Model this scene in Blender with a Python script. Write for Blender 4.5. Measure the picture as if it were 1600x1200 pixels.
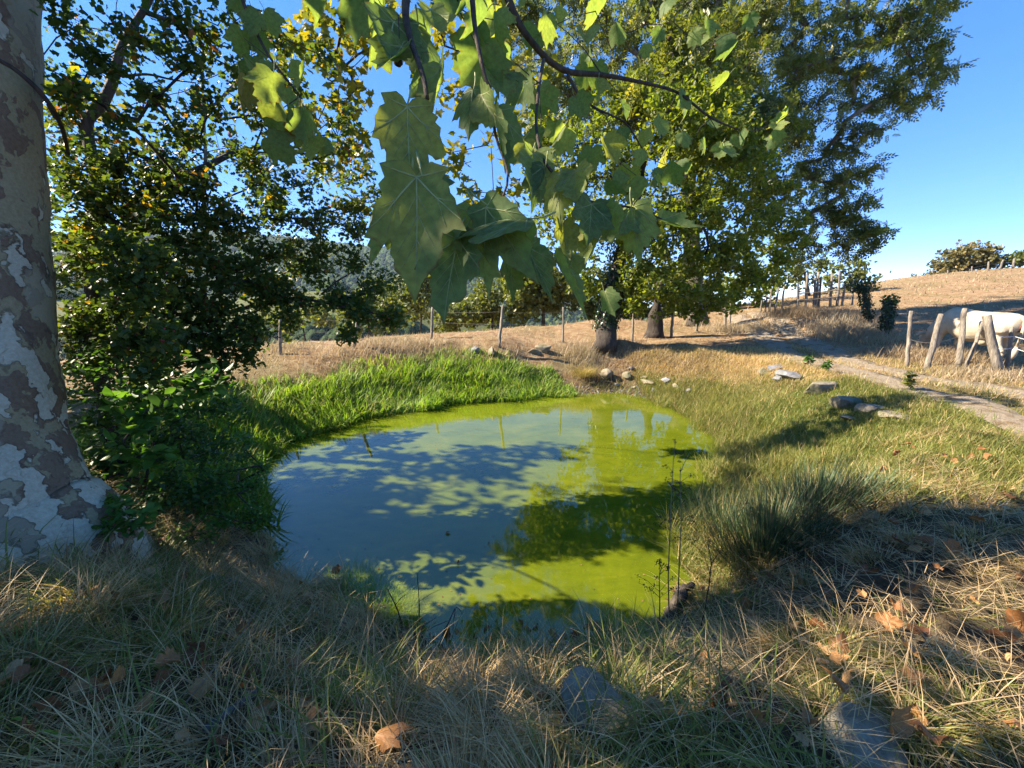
import bpy, bmesh, math, random
import numpy as np
from mathutils import Vector, Matrix

# ------------------------------------------------------------------ camera, world, sun, exposure
for o in list(bpy.data.objects):
    bpy.data.objects.remove(o)
SC = bpy.context.scene
COL = SC.collection
FPX = 622.0                       # focal length in pixels of the 1600 px wide photograph
PITCH = math.radians(13.1)
CAM = np.array([0.0, 0.0, 1.65])
cam_data = bpy.data.cameras.new('camera')
cam_data.sensor_width = 36.0
cam_data.lens = FPX / 1600.0 * 36.0
cam_data.clip_start = 0.05
cam_data.clip_end = 6000.0
cam = bpy.data.objects.new('camera', cam_data)
COL.objects.link(cam)
cam.location = CAM.tolist()
cam.rotation_euler = (math.pi / 2 - PITCH, 0, 0)
SC.camera = cam

SUN_AZ = math.radians(-80.0)       # measured from +Y towards +X: the sun stands to the left, a little ahead
SUN_EL = math.radians(37.0)
SUNV = np.array([math.sin(SUN_AZ) * math.cos(SUN_EL), math.cos(SUN_AZ) * math.cos(SUN_EL), math.sin(SUN_EL)])
world = bpy.data.worlds.new('World')
SC.world = world
world.use_nodes = True
wn = world.node_tree
bg = wn.nodes.get('Background') or wn.nodes.new('ShaderNodeBackground')
sky = wn.nodes.new('ShaderNodeTexSky')
sky.sky_type = 'NISHITA'
sky.sun_disc = False
sky.sun_elevation = SUN_EL
sky.sun_rotation = SUN_AZ
sky.altitude = 1500
sky.air_density = 0.38
sky.dust_density = 0.0
sky.ozone_density = 3.0
tone = wn.nodes.new('ShaderNodeHueSaturation')
tone.inputs['Saturation'].default_value = 1.28
tone.inputs['Value'].default_value = 0.97
tone.inputs['Hue'].default_value = 0.518
wn.links.new(sky.outputs[0], tone.inputs['Color'])
soft = wn.nodes.new('ShaderNodeGamma')
soft.inputs[1].default_value = 0.6
wn.links.new(tone.outputs[0], soft.inputs[0])
wn.links.new(soft.outputs[0], bg.inputs[0])
bg.inputs[1].default_value = 0.15
sun_data = bpy.data.lights.new('sun', 'SUN')
sun_data.energy = 3.6
sun_data.angle = math.radians(0.53)
sun_data.color = (1.0, 0.87, 0.68)
sun = bpy.data.objects.new('sun', sun_data)
COL.objects.link(sun)
sun.rotation_euler = Vector((-SUNV).tolist()).to_track_quat('-Z', 'Y').to_euler()
SC.view_settings.view_transform = 'Standard'
SC.view_settings.look = 'None'
SC.view_settings.exposure = 2.45
SC.view_settings.gamma = 1.0
SC.view_settings.use_curve_mapping = False
SC.render.engine = 'CYCLES'
SC.cycles.max_bounces = 7
SC.cycles.diffuse_bounces = 3
SC.cycles.glossy_bounces = 3
SC.cycles.transmission_bounces = 4
SC.cycles.volume_bounces = 0
SC.cycles.transparent_max_bounces = 4
SC.cycles.use_denoising = True
SC.cycles.sample_clamp_indirect = 6.0

# ------------------------------------------------------------------ helpers: noise, mesh, tagging
R = np.random.default_rng(11)

def sstep(a, b, x):
    t = np.clip((np.asarray(x, float) - a) / (b - a), 0, 1)
    return t * t * (3 - 2 * t)

def splus(x, w=1.0):
    x = np.asarray(x, float) / w
    return w * (np.log1p(np.exp(-np.abs(x))) + np.maximum(x, 0))

_LAT = np.random.default_rng(5).random((256, 256))
def vnoise(x, y, s=1.0, seed=0):
    x = np.asarray(x, float) / s + 37.3 * seed + 1000; y = np.asarray(y, float) / s + 91.7 * seed + 1000
    xi = np.floor(x).astype(int); yi = np.floor(y).astype(int)
    fx = x - xi; fy = y - yi
    fx = fx * fx * (3 - 2 * fx); fy = fy * fy * (3 - 2 * fy)
    a = _LAT[xi % 256, yi % 256]; b = _LAT[(xi + 1) % 256, yi % 256]
    c = _LAT[xi % 256, (yi + 1) % 256]; d = _LAT[(xi + 1) % 256, (yi + 1) % 256]
    return (a * (1 - fx) + b * fx) * (1 - fy) + (c * (1 - fx) + d * fx) * fy
def fbm(x, y, s=1.0, seed=0, n=3):
    v = 0; w = 0.5
    for i in range(n):
        v = v + w * vnoise(x, y, s / 2 ** i, seed + i * 7); w *= 0.5
    return v / (1 - 0.5 ** n)

class MB:
    """collects faces and writes them as one mesh object"""
    def __init__(self):
        self.v = []; self.f = []; self.t = []; self.n = 0
    def add(self, V, faces, tint=0.5, mat=0):
        V = np.asarray(V, float).reshape(-1, 3)
        for F in (faces if isinstance(faces, list) else [faces]):
            F = np.asarray(F, int)
            if F.size:
                self.f.append((F + self.n, mat))
        self.v.append(V)
        self.t.append(np.broadcast_to(np.asarray(tint, float), (len(V),)) if np.ndim(tint) < 2 else tint)
        self.n += len(V)
        return self
    def mesh(self, name, mats, smooth=False):
        me = bpy.data.meshes.new(name)
        V = np.concatenate(self.v) if self.v else np.zeros((0, 3))
        me.vertices.add(len(V))
        me.vertices.foreach_set('co', V.astype(np.float32).ravel())
        loops = []; starts = []; tot = 0; mi = []
        for F, m in self.f:
            k = F.shape[1]
            loops.append(F.ravel()); starts.append(tot + np.arange(len(F)) * k); tot += F.size
            mi.append(np.full(len(F), m))
        loops = np.concatenate(loops); starts = np.concatenate(starts); mi = np.concatenate(mi)
        me.loops.add(len(loops)); me.loops.foreach_set('vertex_index', loops.astype(np.int32))
        me.polygons.add(len(starts)); me.polygons.foreach_set('loop_start', starts.astype(np.int32))
        me.polygons.foreach_set('material_index', mi.astype(np.int32))
        if smooth:
            me.polygons.foreach_set('use_smooth', np.ones(len(starts), bool))
        a = me.attributes.new('tint', 'FLOAT', 'POINT')
        a.data.foreach_set('value', np.concatenate(self.t).astype(np.float32))
        for m in (mats if isinstance(mats, (list, tuple)) else [mats]):
            me.materials.append(m)
        me.update(calc_edges=True)
        me.validate()
        return me
    def build(self, name, mats, parent=None, smooth=False, loc=None):
        if loc is not None:
            self.v = [v - np.asarray(loc, float) for v in self.v]
        o = bpy.data.objects.new(name, self.mesh(name, mats, smooth))
        COL.objects.link(o)
        if loc is not None and parent is None:
            o.location = [float(c) for c in loc]
        if parent is not None:
            o.parent = parent
        return o

def tag(o, label=None, cat=None, group=None, kind=None):
    if label: o['label'] = label
    if cat: o['category'] = cat
    if group: o['group'] = group
    if kind: o['kind'] = kind
    return o
def thing(name, label, cat, loc, group=None, rz=0.0):
    o = bpy.data.objects.new(name, None)
    COL.objects.link(o)
    o.location = [float(c) for c in loc]; o.rotation_euler = (0, 0, rz)
    o.empty_display_size = 0.1
    return tag(o, label, cat, group)

def ray(px, py):
    a = (px - 800) / FPX; b = (600 - py) / FPX
    return np.array([a, math.cos(PITCH) + b * math.sin(PITCH), -math.sin(PITCH) + b * math.cos(PITCH)])
def at(px, py, depth):
    return CAM + ray(px, py) * depth
def zplane(px, py, z):
    d = ray(px, py)
    return CAM + d * ((z - CAM[2]) / d[2])

def rotz(a):
    c, s = math.cos(a), math.sin(a)
    return np.array([[c, -s, 0], [s, c, 0], [0, 0, 1.0]])

def tube(P, rad, n=8, cap=True, squash=None):
    """tube along polyline P with radii; returns verts, [quads, tris]"""
    P = np.asarray(P, float); m = len(P); rad = np.broadcast_to(np.asarray(rad, float), (m,))
    T = np.gradient(P, axis=0); T /= np.linalg.norm(T, axis=1)[:, None] + 1e-9
    ref = np.array([0, 0, 1.0]) if abs(T[:, 2]).mean() < 0.8 else np.array([0, 1.0, 0])
    U = np.cross(T, ref); U /= np.linalg.norm(U, axis=1)[:, None] + 1e-9
    W = np.cross(T, U)
    a = np.arange(n) / n * 2 * math.pi
    V = P[:, None] + rad[:, None, None] * (np.cos(a)[None, :, None] * U[:, None] + np.sin(a)[None, :, None] * W[:, None])
    V = V.reshape(-1, 3)
    i = np.arange(m - 1)[:, None] * n; j = np.arange(n)[None]
    Q = np.stack([i + j, i + (j + 1) % n, i + n + (j + 1) % n, i + n + j], -1).reshape(-1, 4)
    F = [Q]
    if cap:
        V = np.concatenate([V, P[:1], P[-1:]])
        jj = np.arange(n)
        F.append(np.stack([np.full(n, m * n), (jj + 1) % n, jj], -1))
        F.append(np.stack([np.full(n, m * n + 1), (m - 1) * n + jj, (m - 1) * n + (jj + 1) % n], -1))
    return V, F

def frusta(P0, P1, r0, r1, n=5):
    """many separate cone pieces at once (branch segments)"""
    P0 = np.asarray(P0); P1 = np.asarray(P1)
    T = P1 - P0; T = T / (np.linalg.norm(T, axis=1)[:, None] + 1e-9)
    ref = np.where(np.abs(T[:, 2:3]) < 0.8, np.array([[0, 0, 1.0]]), np.array([[0, 1.0, 0]]))
    U = np.cross(T, ref); U /= np.linalg.norm(U, axis=1)[:, None] + 1e-9
    W = np.cross(T, U)
    a = np.arange(n) / n * 2 * math.pi
    ring = np.cos(a)[None, :, None] * U[:, None] + np.sin(a)[None, :, None] * W[:, None]
    A = P0[:, None] + ring * np.asarray(r0)[:, None, None]
    B = P1[:, None] + ring * np.asarray(r1)[:, None, None]
    V = np.concatenate([A, B], 1).reshape(-1, 3)
    b = (np.arange(len(P0)) * 2 * n)[:, None]; j = np.arange(n)[None]
    Q = np.stack([b + j, b + (j + 1) % n, b + n + (j + 1) % n, b + n + j], -1).reshape(-1, 4)
    return V, Q

def rand_rot(rng, N, up_bias=0.0, down=0.0):
    """random frames: columns X, Y (leaf axis), Z (normal)"""
    Z = rng.normal(size=(N, 3)); Z[:, 2] = Z[:, 2] + np.sign(Z[:, 2] + 1e-9) * up_bias
    Z /= np.linalg.norm(Z, axis=1)[:, None]
    Y = rng.normal(size=(N, 3)); Y[:, 2] -= down
    Y -= (Y * Z).sum(1)[:, None] * Z
    Y /= np.linalg.norm(Y, axis=1)[:, None]
    X = np.cross(Y, Z)
    return np.stack([X, Y, Z], -1)

def scatter(mb, tv, tf, pos, M, scale, tint, mat=0):
    """stamp template (tv, tf) at every pos with frame M and scale"""
    N = len(pos); k = len(tv)
    V = np.einsum('nij,kj->nki', M, tv) * np.asarray(scale)[:, None, None] + pos[:, None]
    off = (np.arange(N) * k)[:, None, None]
    F = [(f[None] + off).reshape(-1, f.shape[1]) for f in tf]
    mb.add(V.reshape(-1, 3), F, np.repeat(tint, k), mat)

# ------------------------------------------------------------------ materials
def mat_new(name):
    m = bpy.data.materials.new(name); m.use_nodes = True
    nt = m.node_tree
    for n in list(nt.nodes): nt.nodes.remove(n)
    out = nt.nodes.new('ShaderNodeOutputMaterial')
    return m, nt, out
def N(nt, t, **kw):
    n = nt.nodes.new(t)
    for k, v in kw.items():
        if k.startswith('i_'):
            key = k[2:]; key = int(key) if key.isdigit() else key.replace('_', ' ')
            n.inputs[key].default_value = v
        else:
            setattr(n, k, v)
    return n
def L(nt, a, b): nt.links.new(a, b)
def ramp(nt, fac, stops, interp='LINEAR'):
    r = nt.nodes.new('ShaderNodeValToRGB'); e = r.color_ramp; e.interpolation = interp
    while len(e.elements) < len(stops): e.elements.new(0.5)
    for el, (p, c) in zip(e.elements, stops):
        el.position = p; el.color = (c[0], c[1], c[2], 1) if not np.isscalar(c) else (c, c, c, 1)
    if fac is not None: L(nt, fac, r.inputs[0])
    return r.outputs[0]
def noise(nt, vec, scale, detail=4, rough=0.55, dist=0.0):
    n = N(nt, 'ShaderNodeTexNoise'); n.inputs['Scale'].default_value = scale
    n.inputs['Detail'].default_value = detail; n.inputs['Roughness'].default_value = rough
    n.inputs['Distortion'].default_value = dist
    if vec is not None: L(nt, vec, n.inputs['Vector'])
    return n.outputs['Fac']
def mixc(nt, fac, a, b, mode='MIX'):
    n = N(nt, 'ShaderNodeMix', data_type='RGBA', blend_type=mode)
    for s, v in ((0, fac), (6, a), (7, b)):
        if hasattr(v, 'is_output') or isinstance(v, bpy.types.NodeSocket): L(nt, v, n.inputs[s])
        elif s == 0: n.inputs[0].default_value = v
        else: n.inputs[s].default_value = (v[0], v[1], v[2], 1)
    return n.outputs[2]
def math_n(nt, op, a, b=None, clamp=False):
    n = N(nt, 'ShaderNodeMath', operation=op, use_clamp=clamp)
    for i, v in enumerate((a, b)):
        if v is None: continue
        if isinstance(v, bpy.types.NodeSocket): L(nt, v, n.inputs[i])
        else: n.inputs[i].default_value = v
    return n.outputs[0]
def geo_pos(nt): return N(nt, 'ShaderNodeNewGeometry').outputs['Position']
def obj_pos(nt): return N(nt, 'ShaderNodeTexCoord').outputs['Object']
def mapping(nt, vec, scale=(1, 1, 1)):
    m = N(nt, 'ShaderNodeMapping'); L(nt, vec, m.inputs[0]); m.inputs['Scale'].default_value = scale
    return m.outputs[0]
def attr(nt, name):
    return N(nt, 'ShaderNodeAttribute', attribute_name=name).outputs['Fac']
def bump(nt, h, strength=0.5, dist=0.02):
    b = N(nt, 'ShaderNodeBump'); b.inputs['Strength'].default_value = strength
    b.inputs['Distance'].default_value = dist; L(nt, h, b.inputs['Height'])
    return b.outputs[0]
def principled(nt, out, col, rough=0.7, normal=None, spec=0.3, **kw):
    p = N(nt, 'ShaderNodeBsdfPrincipled')
    if isinstance(col, bpy.types.NodeSocket): L(nt, col, p.inputs['Base Color'])
    else: p.inputs['Base Color'].default_value = (*col, 1)
    if isinstance(rough, bpy.types.NodeSocket): L(nt, rough, p.inputs['Roughness'])
    else: p.inputs['Roughness'].default_value = rough
    p.inputs['Specular IOR Level'].default_value = spec
    if normal is not None: L(nt, normal, p.inputs['Normal'])
    if out is not None: L(nt, p.outputs[0], out.inputs[0])
    return p

def leaf_mat(name, stops, trans=0.45, rough=0.45, spec=0.35, tcol=(1.25, 1.3, 0.55), spots=0.0, per_obj=False, nscale=9.0):
    m, nt, out = mat_new(name)
    t = attr(nt, 'tint')
    if per_obj:
        t = N(nt, 'ShaderNodeObjectInfo').outputs['Random']
    c = ramp(nt, t, stops)
    nz = noise(nt, geo_pos(nt) if not per_obj else obj_pos(nt), nscale, 3)
    c = mixc(nt, 1.0, c, ramp(nt, nz, [(0.3, 0.72), (0.7, 1.2)]), 'MULTIPLY')
    if spots:
        s = noise(nt, obj_pos(nt), 26, 5, 0.7)
        c = mixc(nt, math_n(nt, 'MULTIPLY', ramp(nt, s, [(0.60, 0), (0.70, 1)]), spots), c, (0.13, 0.075, 0.02))
        s2 = noise(nt, obj_pos(nt), 5, 3, 0.6)
        c = mixc(nt, math_n(nt, 'MULTIPLY', ramp(nt, s2, [(0.5, 0), (0.75, 1)]), spots * 0.7), c, (0.16, 0.14, 0.025))
    if per_obj:
        eg = math_n(nt, 'MULTIPLY', ramp(nt, attr(nt, 'tint'), [(0.70, 0), (0.98, 1)]), ramp(nt, noise(nt, obj_pos(nt), 6, 3), [(0.45, 0), (0.6, 0.9)]))
        c = mixc(nt, eg, c, (0.15, 0.085, 0.03))
    p = principled(nt, None, c, rough, spec=spec)
    tr = N(nt, 'ShaderNodeBsdfTranslucent')
    L(nt, mixc(nt, 1.0, c, tcol, 'MULTIPLY'), tr.inputs[0])
    mx = N(nt, 'ShaderNodeMixShader'); mx.inputs[0].default_value = trans
    L(nt, p.outputs[0], mx.inputs[1]); L(nt, tr.outputs[0], mx.inputs[2]); L(nt, mx.outputs[0], out.inputs[0])
    return m

def bark_mat(name, c0, c1, scale=14, stretch=0.25, bstr=0.8):
    m, nt, out = mat_new(name)
    v = mapping(nt, geo_pos(nt), (1, 1, stretch))
    n1 = noise(nt, v, scale, 6, 0.65, 0.4); n2 = noise(nt, geo_pos(nt), 2.5, 3)
    c = ramp(nt, n1, [(0.3, c0), (0.7, c1)])
    c = mixc(nt, 1.0, c, ramp(nt, n2, [(0.3, 0.7), (0.7, 1.25)]), 'MULTIPLY')
    principled(nt, out, c, 0.85, bump(nt, n1, bstr, 0.03), 0.2)
    return m

M = {}
M['oak_leaf'] = leaf_mat('oak_leaf', [(0, (0.065, 0.10, 0.018)), (0.5, (0.135, 0.175, 0.025)), (0.85, (0.18, 0.205, 0.028)), (1, (0.24, 0.21, 0.025))], 0.6, tcol=(1.5, 1.5, 0.5))
M['ash_leaf'] = leaf_mat('ash_leaf', [(0, (0.06, 0.085, 0.02)), (0.5, (0.12, 0.145, 0.028)), (0.9, (0.17, 0.18, 0.034)), (1, (0.24, 0.21, 0.045))], 0.56, rough=0.4, spec=0.5, tcol=(1.4, 1.4, 0.5))
M['haw_leaf'] = leaf_mat('haw_leaf', [(0, (0.035, 0.07, 0.018)), (0.6, (0.07, 0.115, 0.024)), (0.85, (0.12, 0.14, 0.025)), (0.93, (0.26, 0.20, 0.02)), (1, (0.28, 0.10, 0.02))], 0.48, tcol=(1.5, 1.4, 0.5))
M['shrub_leaf'] = leaf_mat('shrub_leaf', [(0, (0.03, 0.08, 0.02)), (0.7, (0.075, 0.15, 0.028)), (1, (0.12, 0.19, 0.035))], 0.48)
M['young_leaf'] = leaf_mat('young_leaf', [(0, (0.05, 0.13, 0.02)), (1, (0.12, 0.22, 0.035))], 0.5)
M['yellow_leaf'] = leaf_mat('yellow_leaf', [(0, (0.045, 0.075, 0.015)), (0.5, (0.13, 0.14, 0.015)), (0.9, (0.26, 0.21, 0.02)), (1, (0.28, 0.12, 0.02))], 0.5)
M['far_leaf'] = leaf_mat('far_leaf', [(0, (0.07, 0.095, 0.025)), (0.6, (0.13, 0.155, 0.035)), (1, (0.18, 0.18, 0.05))], 0.4, tcol=(1.4, 1.4, 0.6))
M['far_dry_leaf'] = leaf_mat('far_dry_leaf', [(0, (0.08, 0.09, 0.03)), (0.6, (0.17, 0.14, 0.05)), (1, (0.25, 0.17, 0.06))], 0.35)
M['ivy_leaf'] = leaf_mat('ivy_leaf', [(0, (0.012, 0.03, 0.009)), (0.7, (0.03, 0.06, 0.014)), (1, (0.06, 0.09, 0.02))], 0.25, rough=0.35, spec=0.5)
M['plane_leaf'] = leaf_mat('plane_leaf', [(0, (0.11, 0.17, 0.07)), (0.5, (0.165, 0.23, 0.08)), (0.85, (0.21, 0.26, 0.08)), (0.97, (0.25, 0.26, 0.07)), (1, (0.22, 0.11, 0.04))], 0.56, rough=0.6, spec=0.2, spots=0.5, per_obj=True, tcol=(1.45, 1.5, 0.5))
M['plane_leaf_mass'] = leaf_mat('plane_leaf_mass', [(0, (0.06, 0.10, 0.025)), (0.6, (0.12, 0.15, 0.028)), (1, (0.26, 0.23, 0.025))], 0.5, tcol=(1.5, 1.4, 0.4))
M['fallen_leaf'] = leaf_mat('fallen_leaf', [(0, (0.15, 0.055, 0.022)), (0.4, (0.27, 0.115, 0.036)), (0.75, (0.37, 0.19, 0.07)), (1, (0.48, 0.31, 0.15))], 0.22, rough=0.6, tcol=(1.2, 0.9, 0.5), spots=0.35, per_obj=True)
M['litter'] = leaf_mat('litter', [(0, (0.05, 0.03, 0.018)), (0.6, (0.16, 0.08, 0.035)), (1, (0.34, 0.2, 0.10))], 0.2, rough=0.7, tcol=(1, 0.8, 0.5))
def flat_mat(name, col, rough=0.6, spec=0.3, vary=0.3, scale=20):
    m, nt, out = mat_new(name)
    n = noise(nt, geo_pos(nt), scale, 4)
    c = mixc(nt, 1.0, col, ramp(nt, n, [(0.25, 1 - vary), (0.75, 1 + vary)]), 'MULTIPLY')
    principled(nt, out, c, rough, bump(nt, n, 0.2, 0.005), spec)
    return m
M['vein'] = flat_mat('vein', (0.24, 0.26, 0.09), 0.5)
M['fallen_vein'] = flat_mat('fallen_vein', (0.32, 0.2, 0.09), 0.6)
M['berry'] = flat_mat('berry', (0.20, 0.012, 0.015), 0.3, 0.5)
M['seed_ball'] = flat_mat('seed_ball', (0.05, 0.035, 0.02), 0.9, 0.1, 0.6, 300)
M['bark_dark'] = bark_mat('bark_dark', (0.018, 0.014, 0.011), (0.075, 0.06, 0.048))
M['bark_grey'] = bark_mat('bark_grey', (0.05, 0.042, 0.033), (0.17, 0.145, 0.115))
M['bark_twig'] = bark_mat('bark_twig', (0.03, 0.022, 0.018), (0.10, 0.075, 0.055), 30)
M['wood_post'] = bark_mat('wood_post', (0.08, 0.068, 0.055), (0.29, 0.25, 0.20), 26, 0.12)
M['wood_dark'] = bark_mat('wood_dark', (0.03, 0.025, 0.02), (0.11, 0.09, 0.07), 26, 0.15)
M['wood_grey'] = bark_mat('wood_grey', (0.055, 0.052, 0.05), (0.2, 0.185, 0.17), 30, 0.5)
M['wire'] = flat_mat('wire', (0.62, 0.62, 0.6), 0.4, 0.5, 0.1)
M['rust_wire'] = flat_mat('rust_wire', (0.16, 0.14, 0.12), 0.6, 0.4, 0.2)
def grass_mat(name, stops, trans=0.4, tcol=(1.2, 1.25, 0.55), patch=1.6):
    m, nt, out = mat_new(name)
    t = attr(nt, 'tint')
    c = ramp(nt, t, stops)
    n2 = noise(nt, geo_pos(nt), patch, 3)
    c = mixc(nt, 1.0, c, ramp(nt, n2, [(0.3, 0.75), (0.7, 1.2)]), 'MULTIPLY')
    p = principled(nt, None, c, 0.55, spec=0.3)
    tr = N(nt, 'ShaderNodeBsdfTranslucent'); L(nt, mixc(nt, 1.0, c, tcol, 'MULTIPLY'), tr.inputs[0])
    mx = N(nt, 'ShaderNodeMixShader'); mx.inputs[0].default_value = trans
    L(nt, p.outputs[0], mx.inputs[1]); L(nt, tr.outputs[0], mx.inputs[2]); L(nt, mx.outputs[0], out.inputs[0])
    return m
# tint 0..0.45 straw, 0.55..1 green
GR = [(0, (0.26, 0.14, 0.06)), (0.2, (0.62, 0.46, 0.26)), (0.45, (0.42, 0.29, 0.13)), (0.55, (0.25, 0.21, 0.06)), (0.8, (0.19, 0.205, 0.045)), (1, (0.12, 0.165, 0.035))]
M['grass'] = grass_mat('grass', GR)
M['dry_grass'] = grass_mat('dry_grass', [(0, (0.20, 0.14, 0.085)), (0.5, (0.385, 0.30, 0.19)), (0.9, (0.50, 0.42, 0.28)), (1, (0.16, 0.17, 0.05))], 0.3, (1.1, 1.0, 0.7), 0.7)
M['reed'] = grass_mat('reed', [(0, (0.11, 0.19, 0.035)), (0.5, (0.21, 0.31, 0.045)), (0.9, (0.29, 0.38, 0.065)), (1, (0.28, 0.25, 0.08))], 0.45, (1.2, 1.35, 0.45))
M['rush'] = grass_mat('rush', [(0, (0.17, 0.13, 0.075)), (0.15, (0.20, 0.16, 0.08)), (0.25, (0.03, 0.058, 0.026)), (1, (0.085, 0.13, 0.055))], 0.15)
M['dock'] = flat_mat('dock', (0.05, 0.04, 0.028), 0.8, 0.1, 0.4, 40)
M['dock_stem'] = flat_mat('dock_stem', (0.17, 0.125, 0.075), 0.7, 0.2, 0.3, 40)
def stone_mat(name, c0, c1, scale=7, moss=0.0, bst=0.9):
    m, nt, out = mat_new(name)
    n1 = noise(nt, geo_pos(nt), scale, 8, 0.65); n2 = noise(nt, geo_pos(nt), scale * 5, 6, 0.7)
    c = ramp(nt, n1, [(0.3, c0), (0.7, c1)])
    c = mixc(nt, 1.0, c, ramp(nt, n2, [(0.3, 0.65), (0.7, 1.2)]), 'MULTIPLY')
    if moss:
        n3 = noise(nt, geo_pos(nt), 3.5, 5, 0.6)
        c = mixc(nt, math_n(nt, 'MULTIPLY', ramp(nt, n3, [(0.48, 0), (0.6, 1)]), moss), c, (0.06, 0.075, 0.02))
    h = math_n(nt, 'ADD', n1, math_n(nt, 'MULTIPLY', n2, 0.4))
    principled(nt, out, c, 0.85, bump(nt, h, bst, 0.03), 0.25)
    return m
M['stone_pale'] = stone_mat('stone_pale', (0.15, 0.125, 0.09), (0.33, 0.28, 0.205), 7, 0.6)
M['stone_grey'] = stone_mat('stone_grey', (0.12, 0.12, 0.13), (0.27, 0.265, 0.28), 6, 0.3)
M['stone_slab'] = stone_mat('stone_slab', (0.18, 0.155, 0.11), (0.34, 0.30, 0.225), 8, 0.55, 1.0)
# ------------------------------------------------------------------ terrain
WZ = -0.9
POND_PX = [(425, 862), (470, 900), (540, 930), (620, 968), (690, 988), (760, 996), (870, 992), (960, 982), (1020, 955),
           (1062, 905), (1090, 860), (1112, 800), (1132, 745), (1136, 700), (1110, 664), (1060, 637), (1000, 621), (940, 615),
           (880, 619), (800, 623), (720, 629), (650, 641), (560, 657), (470, 679), (418, 703), (392, 735), (390, 775), (405, 820)]
POND = np.array([zplane(px, py, WZ)[:2] for px, py in POND_PX])
def _smooth_poly(P, it=2):
    for _ in range(it):
        Q = np.roll(P, -1, 0)
        P = np.stack([0.75 * P + 0.25 * Q, 0.25 * P + 0.75 * Q], 1).reshape(-1, 2)
    return P
POND = _smooth_poly(POND, 2)
_k = np.arange(len(POND))
_n = POND - POND.mean(0); _n /= np.linalg.norm(_n, axis=1)[:, None]
POND = POND + _n * (0.07 * np.sin(_k * 0.9) + 0.05 * np.sin(_k * 1.83 + 1) + 0.04 * np.sin(_k * 0.37 + 2))[:, None] * np.where(POND[:, 1] < 4, 1.0, 1.3)[:, None]
def poly_sd(x, y, P):
    """signed distance to a closed polygon (negative inside)"""
    sh = np.shape(x); x = np.ravel(x).astype(float); y = np.ravel(y).astype(float)
    d2 = np.full(len(x), 1e18); inside = np.zeros(len(x), bool)
    for a, b in zip(P, np.roll(P, -1, 0)):
        e = b - a; wx = x - a[0]; wy = y - a[1]
        t = np.clip((wx * e[0] + wy * e[1]) / (e @ e + 1e-12), 0, 1)
        d2 = np.minimum(d2, (wx - e[0] * t) ** 2 + (wy - e[1] * t) ** 2)
        c = (a[1] > y) != (b[1] > y)
        with np.errstate(divide='ignore', invalid='ignore'):
            xc = a[0] + (y - a[1]) / (b[1] - a[1] + 1e-15) * e[0]
        inside ^= c & (x < xc)
    d = np.sqrt(d2)
    return np.where(inside, -d, d).reshape(sh)
def line_d(x, y, P):
    sh = np.shape(x); x = np.ravel(x).astype(float); y = np.ravel(y).astype(float)
    d2 = np.full(len(x), 1e18)
    for a, b in zip(P[:-1], P[1:]):
        e = b - a; wx = x - a[0]; wy = y - a[1]
        t = np.clip((wx * e[0] + wy * e[1]) / (e @ e + 1e-12), 0, 1)
        d2 = np.minimum(d2, (wx - e[0] * t) ** 2 + (wy - e[1] * t) ** 2)
    return np.sqrt(d2).reshape(sh)
def H0(x, y):
    s = 0.79 * x + 0.62 * y - 15.4
    hill = 0.085 * (splus(s, 1.5) - splus(s - 50, 4))
    hill = hill - 0.13 * (splus(s - 60, 4) - splus(s - 420, 30))
    t = -0.5 * (x - 3) + 0.87 * (y - 16) - 3
    val = -0.28 * (splus(t, 2) - splus(t - 160, 20))
    r1 = 40 * np.exp(-((y - 270) / 75) ** 2) * (1 - sstep(-60, 140, x)) * (0.75 + 0.5 * fbm(x, y, 130, 3))
    r2 = 170 * sstep(330, 1050, y) * (0.72 + 0.5 * fbm(x, y, 420, 4)) * (1 - 0.4 * sstep(-300, 200, x)) * (1 - sstep(0.0, 0.5, x / np.maximum(y, 1)))
    z = hill + val + r1 + r2
    z = z + 0.33 * sstep(8.3, 11.5, y) * (1 - sstep(-1.0, 3.0, x)) * (1 - sstep(16, 30, y))
    # bank between the track and the hill pasture, knoll at the far field, mound under the pollard
    z = z + 0.45 * np.exp(-(((x - 10.9) / 1.3) ** 2 + ((y - 15.2) / 2.2) ** 2))
    z = z + 0.55 * np.exp(-(((x - 3.8) / 3.2) ** 2 + ((y - 17.0) / 2.2) ** 2))
    z = z + 0.25 * np.exp(-(((x - 2.85) / 0.9) ** 2 + ((y - 11.9) / 0.8) ** 2))
    return z
def H(x, y, detail=True):
    x = np.asarray(x, float); y = np.asarray(y, float)
    B = H0(x, y)
    r = np.hypot(x, y)
    if detail:
        B = B + (fbm(x, y, 0.9, 1) - 0.5) * (0.16 + 0.12 * (r < 4.5)) + (fbm(x, y, 0.25, 2, 2) - 0.5) * 0.05 * (r < 25) + (fbm(x, y, 6, 8) - 0.5) * 0.35 * sstep(9, 16, r)
    d = np.full(np.shape(x), 50.0)
    m = (r < 40)
    if np.any(m):
        d = np.where(m, 50.0, 50.0); dm = poly_sd(x[m], y[m], POND) if np.ndim(x) else poly_sd(x, y, POND)
        if np.ndim(x): d[m] = dm
        else: d = dm
    w = 1.45 + 1.0 * sstep(2.8, 6, y)
    t = np.clip(d / w, 0, 1)
    t = 0.45 * t + 0.55 * t * t * (3 - 2 * t)
    out = WZ - 0.03 + (B - WZ + 0.03) * t
    return np.where(d < 0, WZ - 0.03 - 0.5 * sstep(0, 1.2, -d), out)
def Hs(x, y): return float(H(np.array([x]), np.array([y]))[0])
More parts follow.
